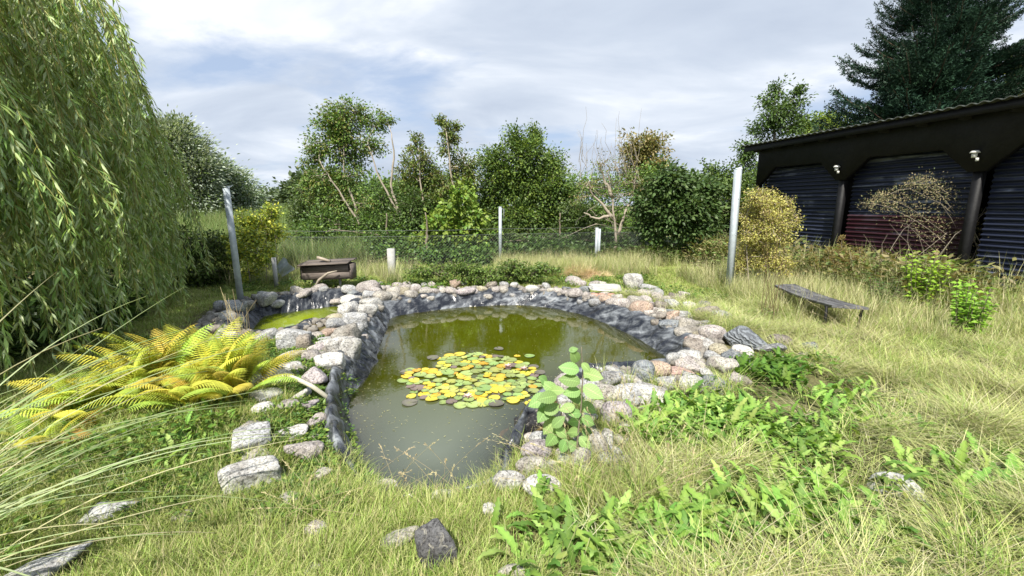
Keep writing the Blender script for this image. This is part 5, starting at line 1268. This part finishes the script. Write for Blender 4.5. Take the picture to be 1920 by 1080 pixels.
# ---------------------------------------------------------------- leafy weeds (dandelion-like) with single leaves as parts
def toothleaf(seed):
    r = np.random.default_rng(seed); m = MB(); n = 12; u = np.linspace(0, 1, n + 1); L = 1.0
    th = .25 + u * r.uniform(.9, 1.4); ds = L / n; x = np.r_[0, np.cumsum(np.sin(th[:-1]) * ds)]; z = np.r_[0, np.cumsum(np.cos(th[:-1]) * ds)]
    w_ = .125 * np.sin(pi * np.minimum(1, u ** .8 * .93 + .05)) ** .8; w_ = w_ * np.where(np.arange(n + 1) % 2, 1.25, .72) ; w_[0] = .02; w_[-1] = .004
    wl = w_ * r.uniform(.85, 1.15, n + 1); wr_ = w_ * r.uniform(.85, 1.15, n + 1)
    mid = np.c_[x, .04 * np.sin(u * 3 + seed), z]; lift = .25
    V = np.stack([mid + np.c_[-.05 * wl, -wl, wl * lift + .02 * np.sin(u * 17)], mid, mid + np.c_[-.05 * wr_, wr_, wr_ * lift + .02 * np.cos(u * 15)]], 1)
    cc = np.tile(np.array([[1, 1, 1], [1.3, 1.25, 1.1], [1, 1, 1]]), (n + 1, 1)); m.grid(V, cc); return m.mesh('leaf', M['weed'])
M['weed'] = mat_leaf('weed_leaf', .35, .55, .25, (1.1, 1.15, .5), .25)
tl = [toothleaf(i) for i in range(6)]
WG = [(.16, .29, .06), (.20, .35, .07), (.26, .41, .09), (.12, .23, .05), (.32, .44, .13)]
def weedpatch(label, pxy, nl, size, col=WG, name='dandelion_patch', cat='weed patch', up=.0):
    cs = [onground(x, y) for x, y in pxy]; b = np.mean(cs, 0); e = empty(name, label, cat, tuple(b), 0, 'leafy green weed patches round the pond')
    for k in range(int(nl * 1.35)):
        c = cs[k % len(cs)]; q = c + [rng.normal() * .09, rng.normal() * .09, 0]
        if pond_d(q[0], q[1])[0] < .2: q = c
        z = float(H(q[0], q[1])[0]); s = size * 1.12 * rng.uniform(.55, 1.2)
        inst('leaf', tl[rng.integers(6)], e, (q[0] - b[0], q[1] - b[1], z - b[2] + rng.uniform(0, .06)), (rng.normal() * .2, rng.uniform(-.25, .55) - up, rng.uniform(0, 6.28)), s, tuple(np.array(col[rng.integers(len(col))]) * rng.uniform(.85, 1.15)))
G = lambda x0, x1, y0, y1, n: [(rng.uniform(x0, x1), rng.uniform(y0, y1)) for _ in range(n)]
weedpatch('lush dandelion leaves right of the white granite block', G(1200, 1330, 775, 835, 14), 260, .16)
weedpatch('lush dandelion leaves below the tilted pale slab', G(1320, 1440, 765, 830, 13), 220, .15)
weedpatch('shadier dandelion leaves at the lush patch\'s lower right', G(1400, 1520, 800, 880, 12), 170, .14)
weedpatch('dark green weed clump just below the striped slate boulder', G(1400, 1500, 690, 725, 9), 180, .15, [(.07, .15, .025), (.10, .19, .03), (.13, .23, .04)])
weedpatch('bright green weeds beside the small pink pebble and post', [(1385, 605), (1405, 600), (1400, 612)], 46, .15)
weedpatch('tall dandelion leaves at the bottom, right of the dark jagged rock', G(980, 1240, 990, 1075, 16), 200, .15)
weedpatch('long dandelion leaves at the bottom middle', G(1260, 1420, 960, 1070, 14), 90, .16)
weedpatch('dandelion leaves under the flattened hay at lower right', G(1420, 1640, 900, 1040, 18), 180, .15)
weedpatch('dandelion leaves in the hay near the right edge', G(1700, 1900, 840, 960, 14), 90, .14)
weedpatch('small weed leaves in the bare soil beyond the lush patch', G(1540, 1680, 720, 800, 10), 70, .13)
weedpatch('sparse weed leaves between the hay swathes', G(1600, 1860, 760, 830, 10), 50, .13)
weedpatch('dandelion leaves in the short grass at the bottom right corner', G(1680, 1910, 1000, 1075, 10), 56, .13)
weedpatch('green leaves before the long grass, left of the pale block', G(230, 400, 820, 880, 12), 80, .10)
# leafy upright plants near the shed
def leafyplant(name, label, px, py, hpx, wpx, n, cols, leaf, Yo=0.0, cat='plant'):
    b = onground(px, py); s = pxs(b); hgt = hpx * s; wd = wpx * s / 2; e = empty(name, label, cat, tuple(b))
    ms = MB(); ml = MB(); r = rng
    for k in range(n):
        a = r.uniform(0, 6.28); q = np.array([cos(a), sin(a), 0]) * wd * math.sqrt(r.random()); h = hgt * r.uniform(.6, 1)
        P = np.array([b + q * .3, b + q * .8 + [0, 0, h * .6], b + q + [0, 0, h]]); ms.tube(P, [.005, .004, .002], 4, (.5, .6, .3), False)
        t = np.repeat(np.linspace(.15, 1, 11), 2); nn = len(t); B = P[0] + (P[2] - P[0]) * t[:, None]; an = np.arange(nn) * pi + np.repeat(np.arange(11), 2) * pi / 2 + a
        D_ = np.c_[np.cos(an), np.sin(an), np.full(nn, .15)]; l = leaf * (1.15 - .6 * t) * r.uniform(.8, 1.2, nn)
        ml.leaves(B, D_, np.c_[np.zeros(nn), np.zeros(nn) - .5, np.ones(nn)] + r.normal(0, .5, (nn, 3)), l * 1.25, l * .7, np.array(cols)[r.integers(0, len(cols), nn)], .12, .25)
    pbuild(ms, 'stems', M['bark'], e); pbuild(ml, 'foliage', M['leaf'], e)['kind'] = 'stuff'; return e
leafyplant('nettle_plant', 'bright green leafy plant standing before the red wall panel', 1722, 590, 120, 66, 30, [(.30, .52, .06), (.38, .60, .08), (.25, .45, .05)], .085)
leafyplant('nettle_plant', 'second bright green leafy plant, lower and further right', 1805, 640, 120, 74, 30, [(.24, .44, .05), (.30, .52, .07), (.19, .36, .05)], .085)
leafyplant('shade_plant', 'dark green leafy plant left of the first bright plant', 1650, 590, 80, 70, 18, [(.09, .15, .04), (.12, .17, .05)], .07)
# yellow dry shrub by the right post
tree('dry_shrub', 'straw-yellow tall shrub with fine leaves beside the right metal post', 'shrub', [TPX([(1430, 545), (1428, 460), (1425, 380)], 7.8), TPX([(1405, 550), (1400, 470), (1400, 400)], 7.7), TPX([(1460, 540), (1462, 460), (1465, 390)], 7.8), TPX([(1440, 545), (1445, 470), (1448, 400)], 7.9)],
     LB([(1415, 375, 22, 22), (1445, 380, 24, 20), (1400, 410, 20, 24), (1432, 415, 28, 26), (1465, 405, 26, 24), (1478, 385, 14, 16), (1420, 450, 32, 26), (1462, 450, 28, 26), (1400, 490, 24, 30), (1440, 490, 34, 30), (1470, 500, 20, 26), (1380, 500, 14, 30), (1430, 395, 30, 30), (1450, 430, 34, 34), (1410, 460, 30, 34), (1490, 420, 14, 24)], 7.8, dens=60),
     (.026, .048), .5, [(.46, .44, .12), (.50, .45, .15), (.34, .34, .09), (.38, .29, .14)], per=20, bark='palebark', r0=.012, seed=31, clump=.13)
def plume(name, label, pts, cols, leaf, cat='plant', n=260, rad=.05):
    b = onground(*pts[0][0]); e = empty(name, label, cat, tuple(b)); ms = MB(); ml = MB()
    for st in pts:
        p0 = onground(*st[0]); P = np.array([p0] + [atY(x, y, p0[1] + .05 * i) for i, (x, y) in enumerate(st[1:])]); u = np.linspace(0, 1, len(P)); uu = np.linspace(0, 1, 12)
        Q = np.c_[[np.interp(uu, u, P[:, i]) for i in range(3)]].T; ms.tube(Q, np.linspace(.007, .002, 12), 4, (.9, .85, .6), False)
        L = np.linalg.norm(P[-1] - P[0]); k = int(n * L); t = rng.uniform(.3, 1.0, k); B = np.c_[[np.interp(t, uu, Q[:, i]) for i in range(3)]].T
        of = rng.normal(0, 1, (k, 3)) * (rad * (1.25 - t))[:, None]; B = B + of; l = rng.uniform(.5, 1.2, k) * leaf
        ml.leaves(B, of + [0, 0, .03], rng.normal(size=(k, 3)), l, l * .35, np.array(cols)[rng.integers(0, len(cols), k)] * rng.uniform(.8, 1.2, k)[:, None])
    pbuild(ms, 'stems', M['palebark'], e); pbuild(ml, 'foliage', M['straw'], e)['kind'] = 'stuff'
def fan(x0, x1, yb, yt, n, lean=0): return [[(rng.uniform(x0, x1) * .5 + (x0 + x1) / 4, yb), (0, 0), (0, 0)] for _ in range(n)]
def upr(x0, x1, yb, y0, y1, n):
    o = []
    for _ in range(n):
        x = rng.uniform(x0, x1); t = rng.uniform(y0, y1); xb = x * .7 + (x0 + x1) / 2 * .3; o.append([(xb, yb), ((x + xb) / 2, (yb + t) / 2), (x, t)])
    return o
GO = [(.36, .31, .10), (.42, .35, .12), (.28, .27, .08), (.33, .24, .10)]
plume('goldenrod', 'olive-brown feathery goldenrod clump behind the bench', upr(1520, 1600, 545, 440, 490, 11), GO, .035, n=520, rad=.075)
plume('goldenrod', 'lower brownish goldenrod clump right of the first', upr(1590, 1665, 548, 465, 500, 11), GO, .035, n=480, rad=.08)
plume('dead_stalk', 'large arching dried plant leaning left across the shed wall', [[(1855, 560), (1840, 470), (1780, 390), (1700, 350), (1650, 372)], [(1850, 560), (1800, 480), (1730, 420), (1660, 385), (1615, 380)], [(1860, 560), (1850, 480), (1800, 380), (1740, 335), (1700, 345)], [(1850, 560), (1830, 450), (1760, 360), (1720, 338)], [(1845, 560), (1790, 450), (1700, 385), (1640, 365)]],
      [(.36, .28, .17), (.42, .34, .20), (.28, .25, .13), (.17, .20, .09)], .03, n=330, rad=.16)
m = MB()
for i in range(14):
    p0 = onground(rng.uniform(1590, 1900), 560); q = atY(rng.uniform(1590, 1915), rng.uniform(370, 440), p0[1]); P, rr = limb(p0, q, .006, .002, .05, 1200 + i, 7); m.tube(P, rr, 4, cap=False)
o = m.build('bare_twigs', M['palebark']); tag(o, 'thin bare twigs standing up in front of the shed wall', 'twigs')
# day lily clump right edge
dl = empty('day_lily', 'clump of long strap-like green leaves at the right edge before the shed', 'plant', tuple(onground(1905, 575)))
for k in range(90):
    c = np.array([(.16, .24, .08), (.22, .30, .11), (.36, .36, .15)][rng.integers(3)]); inst('blade', lb_[rng.integers(8)], dl, (rng.normal() * .16, rng.normal() * .12, 0), (rng.normal() * .1, rng.uniform(-.1, .5), rng.uniform(0, 6.28)), (rng.uniform(.6, .95),) + (rng.uniform(1.5, 2.4),) + (rng.uniform(.6, .95),), tuple(c))

# ---------------------------------------------------------------- sapling in front
def bigleaf(seed):
    r = np.random.default_rng(seed); m = MB(); n, k = 18, 6; u = np.linspace(0, 1, n + 1)
    w_ = .33 * np.sin(pi * u ** .85) ** .75; w_ *= np.where(np.arange(n + 1) % 2, 1.05, .95); w_[0] = .01; w_[-1] = .004
    sx = np.linspace(-1, 1, 2 * k + 1); Gd = []
    for i in range(n + 1):
        row = []
        for s in sx:
            y = s * w_[i]; x = u[i] - abs(s) * .06; z = .10 * abs(y) - .35 * u[i] ** 2 * .6 + .012 * abs(sin((u[i] - abs(s) * .16) * pi * 9))
            row.append((x, y, z))
        Gd.append(row)
    Gd = np.array(Gd); c = np.ones((n + 1, 2 * k + 1)); c[:, k] = 1.35
    ph = np.array([[abs(sin((u[i] - abs(s) * .16) * pi * 9)) for s in sx] for i in range(n + 1)]); c = c * (1.2 - .42 * ph)
    m.grid(Gd, c.reshape(-1, 1) * [1, 1, 1]); return m.mesh('leaf', M['weed'])
bl = [bigleaf(i) for i in range(3)]
sp = empty('elm_sapling', 'young sapling with large ribbed leaves rising before the pink boulders', 'sapling', tuple(onground(1080, 862)))
Ys = onground(1080, 862)[1]; spl = np.array(sp.location)
for pts in ([(1080, 866), (1084, 810), (1090, 760), (1093, 700), (1090, 650)], [(1068, 866), (1060, 815), (1053, 775), (1043, 742)]):
    P = np.array([atY(x, y, Ys) for x, y in pts]); u = np.linspace(0, 1, len(P)); uu = np.linspace(0, 1, 16); Q = np.c_[[np.interp(uu, u, P[:, i]) for i in range(3)]].T
    m = MB(); m.tube(Q, np.linspace(.006, .0025, 16), 7, (.9, .6, .5)); pbuild(m, 'stem', M['bark'], sp, True)
LV = [(1078, 668, 1.9, 36), (1100, 690, -.9, 26), (1076, 655, .4, 20), (1066, 690, 2.8, 44), (1112, 703, .1, 46), (1066, 712, 2.9, 46), (1072, 735, 3.0, 40), (1114, 735, -.4, 48), (1080, 745, 2.6, 40), (1105, 765, -.5, 38), (1062, 765, 3.3, 34), (1078, 775, 2.9, 30), (1105, 790, -.6, 36), (1076, 790, 3.4, 34), (1106, 815, -.7, 36), (1072, 810, 3.6, 34), (1098, 832, -.9, 34), (1070, 838, 3.7, 34), (1090, 850, -1.2, 30),
      (1030, 725, 2.3, 40), (1025, 745, 3.1, 44), (1008, 752, 3.6, 48), (1045, 732, .5, 34), (1020, 775, 3.9, 48), (1038, 765, .6, 40), (1030, 800, 4.1, 46), (1048, 790, .9, 34), (1035, 825, 4.2, 44), (1055, 812, -.8, 34), (1056, 838, 4.4, 34), (1020, 712, 2.0, 34)]
for k, (lx, ly, ang, ln) in enumerate(LV):
    c = atY(lx, ly, Ys + rng.normal() * .06); s = ln * pxs(c) * .88; dirx = np.array([cos(ang), rng.normal() * .35 - .25, sin(ang) * .75]); dirx /= np.linalg.norm(dirx)
    nrm = np.array([rng.normal() * .2, -.75, .65]); yv = np.cross(nrm, dirx); yv /= np.linalg.norm(yv); zv = np.cross(dirx, yv)
    Mx = Matrix([[dirx[0], yv[0], zv[0]], [dirx[1], yv[1], zv[1]], [dirx[2], yv[2], zv[2]]]); o = inst('leaf', bl[k % 3], sp, tuple(c - dirx * s * .5 - spl), Mx.to_euler(), s, tuple(np.array([(.28, .44, .15), (.34, .50, .18), (.22, .37, .12)][k % 3])))
m = MB()

# ---------------------------------------------------------------- dry stalks with seed heads
def stalks(label, foot, tips, name='dry_grass_clump', cat='dry grass', col=(.50, .43, .25), r0=.0014, head=True):
    fb_ = [onground(x, y) for x, y in foot]; b = np.mean(fb_, 0); e = empty(name, label, cat, tuple(b))
    for k, (x, y) in enumerate(tips):
        p0 = fb_[k % len(fb_)] + [rng.normal() * .02, rng.normal() * .02, 0]; p1 = atY(x, y, p0[1] + rng.uniform(-.1, .15)); mid = (p0 + p1) / 2 + [0, 0, np.linalg.norm(p1 - p0) * .10]
        u = np.linspace(0, 1, 10)[:, None]; Q = p0 * (1 - u) ** 2 + 2 * mid * u * (1 - u) + p1 * u ** 2; m = MB(); m.tube(Q, np.linspace(r0, r0 * .5, 10), 3, col, False)
        if head:
            t = rng.uniform(.82, 1.0, 16); B = p0 * ((1 - t) ** 2)[:, None] + 2 * mid * (t * (1 - t))[:, None] + p1 * (t ** 2)[:, None]; T = p1 - mid
            m.leaves(B, T / np.linalg.norm(T) + rng.normal(0, .3, (16, 3)), rng.normal(size=(16, 3)), .018, .0035, np.array(col) * 1.1)
        pbuild(m, 'stalk', M['straw'], e)
U = lambda x0, x1, y0, y1, n: [(rng.uniform(x0, x1), rng.uniform(y0, y1)) for _ in range(n)]
stalks('dry grass stalks with seed heads before the near water', U(640, 900, 925, 950, 14), U(680, 930, 820, 900, 18))
stalks('arching dry stalks reaching left from below the sapling', U(1060, 1180, 900, 960, 14), U(900, 1100, 790, 900, 14) + U(1040, 1200, 740, 840, 12))
stalks('upright dry grass stalks right of the sapling', U(1120, 1300, 900, 980, 14), U(1120, 1260, 700, 800, 16) + U(1200, 1400, 780, 900, 10))
stalks('thin dry stalks in the foreground left of the dark rock', U(430, 760, 980, 1050, 12), U(440, 700, 860, 960, 10))
stalks('tan dried reed stalks standing at the small pool\'s left end', U(432, 470, 625, 655, 12), U(412, 485, 535, 590, 18), 'reed_clump', 'reeds', (.46, .38, .22), .004, False)
stalks('wispy dry stalks before the bench', U(1560, 1720, 640, 720, 16), U(1500, 1740, 560, 640, 26), col=(.50, .43, .26))
stalks('dead brown stems beside the right metal post', U(1420, 1460, 600, 620, 6), U(1420, 1480, 440, 520, 10), 'dead_shrub', 'dead shrub', (.20, .13, .08), .004, False)
hay = [tuft(95 + i, 60, .10, (.15, .35), .004, (.9, 1.5), (.1, .8), [(.62, .48, .30), (.55, .43, .26), (.66, .55, .36)], 'straw') for i in range(3)]
c = onground(1085, 520); x = c[0] + rng.normal(0, .33, 130); y = c[1] + rng.normal(0, .22, 130); hz = .22 * np.exp(-((x - c[0]) ** 2 / .12 + (y - c[1]) ** 2 / .08)) * rng.random(130)
o = scatter('hay_heap', 'heap of tan dried hay behind the concrete slab', hay, np.c_[x, y, H(x, y) + hz], yaw(130, .3), rng.uniform(.6, 1.1, 130), rng.integers(0, 3, 130))

# ---------------------------------------------------------------- meadow beyond the fence
def reed(seed):
    r = np.random.default_rng(seed); m = MB()
    for _ in range(34):
        a = r.uniform(0, 6.28); q = .25 * math.sqrt(r.random()); c = np.array([(.13, .20, .055), (.17, .25, .07), (.22, .29, .09), (.34, .34, .17)][r.integers(4)])
        blade(m, (q * cos(a), q * sin(a), 0), r.uniform(0, 6.28), r.uniform(.6, 1.15), .014, r.uniform(0, .3), r.uniform(.2, 1.1), c, 4)
    return m.build('tuft', M['grass'], link=False)
rd = [reed(i) for i in range(4)]
n = 5200; yy = 10.6 + 50 * rng.random(n) ** 1.6; xx = -yy * rng.uniform(.05, 1.15, n) - .3
k = ~((xx > -5 * yy / 14) & (yy < 17)) ; xx, yy = xx[k], yy[k]; ss = np.clip(.75 + (yy - 10) * .03, .7, 2.0) * rng.uniform(.75, 1.15, len(xx))
put('meadow_reeds', 'tall green reeds and weeds of the meadow beyond the fence', rd, xx, yy, ss, .06)
x = rng.uniform(-4.6, 7.0, 900); y = rng.uniform(11.9, 14.5, 900); put('undergrowth', 'dark leafy undergrowth below the trees behind the fence', darkw, x, y, rng.uniform(.8, 1.6, 900))
# small yellow flowers low right
yf = MB()
for fx, fy in ((1466, 1038), (1455, 1042), (1480, 1042), (1430, 1048), (1453, 1066), (1240, 742)):
    q = onground(fx, fy, .09)
    for k in range(10): a = k * .63; yf.leaves([q], np.array([[cos(a), sin(a), .5]]), np.array([[0, 0, 1.]]), .014, .006, (.8, .6, .03))
    yf.tube([q - [0, 0, .1], q], .001, 3, (.15, .2, .05), False)
o = yf.build('flowers', M['leaf']); tag(o, 'tiny yellow flowers low in the grass', kind='stuff')
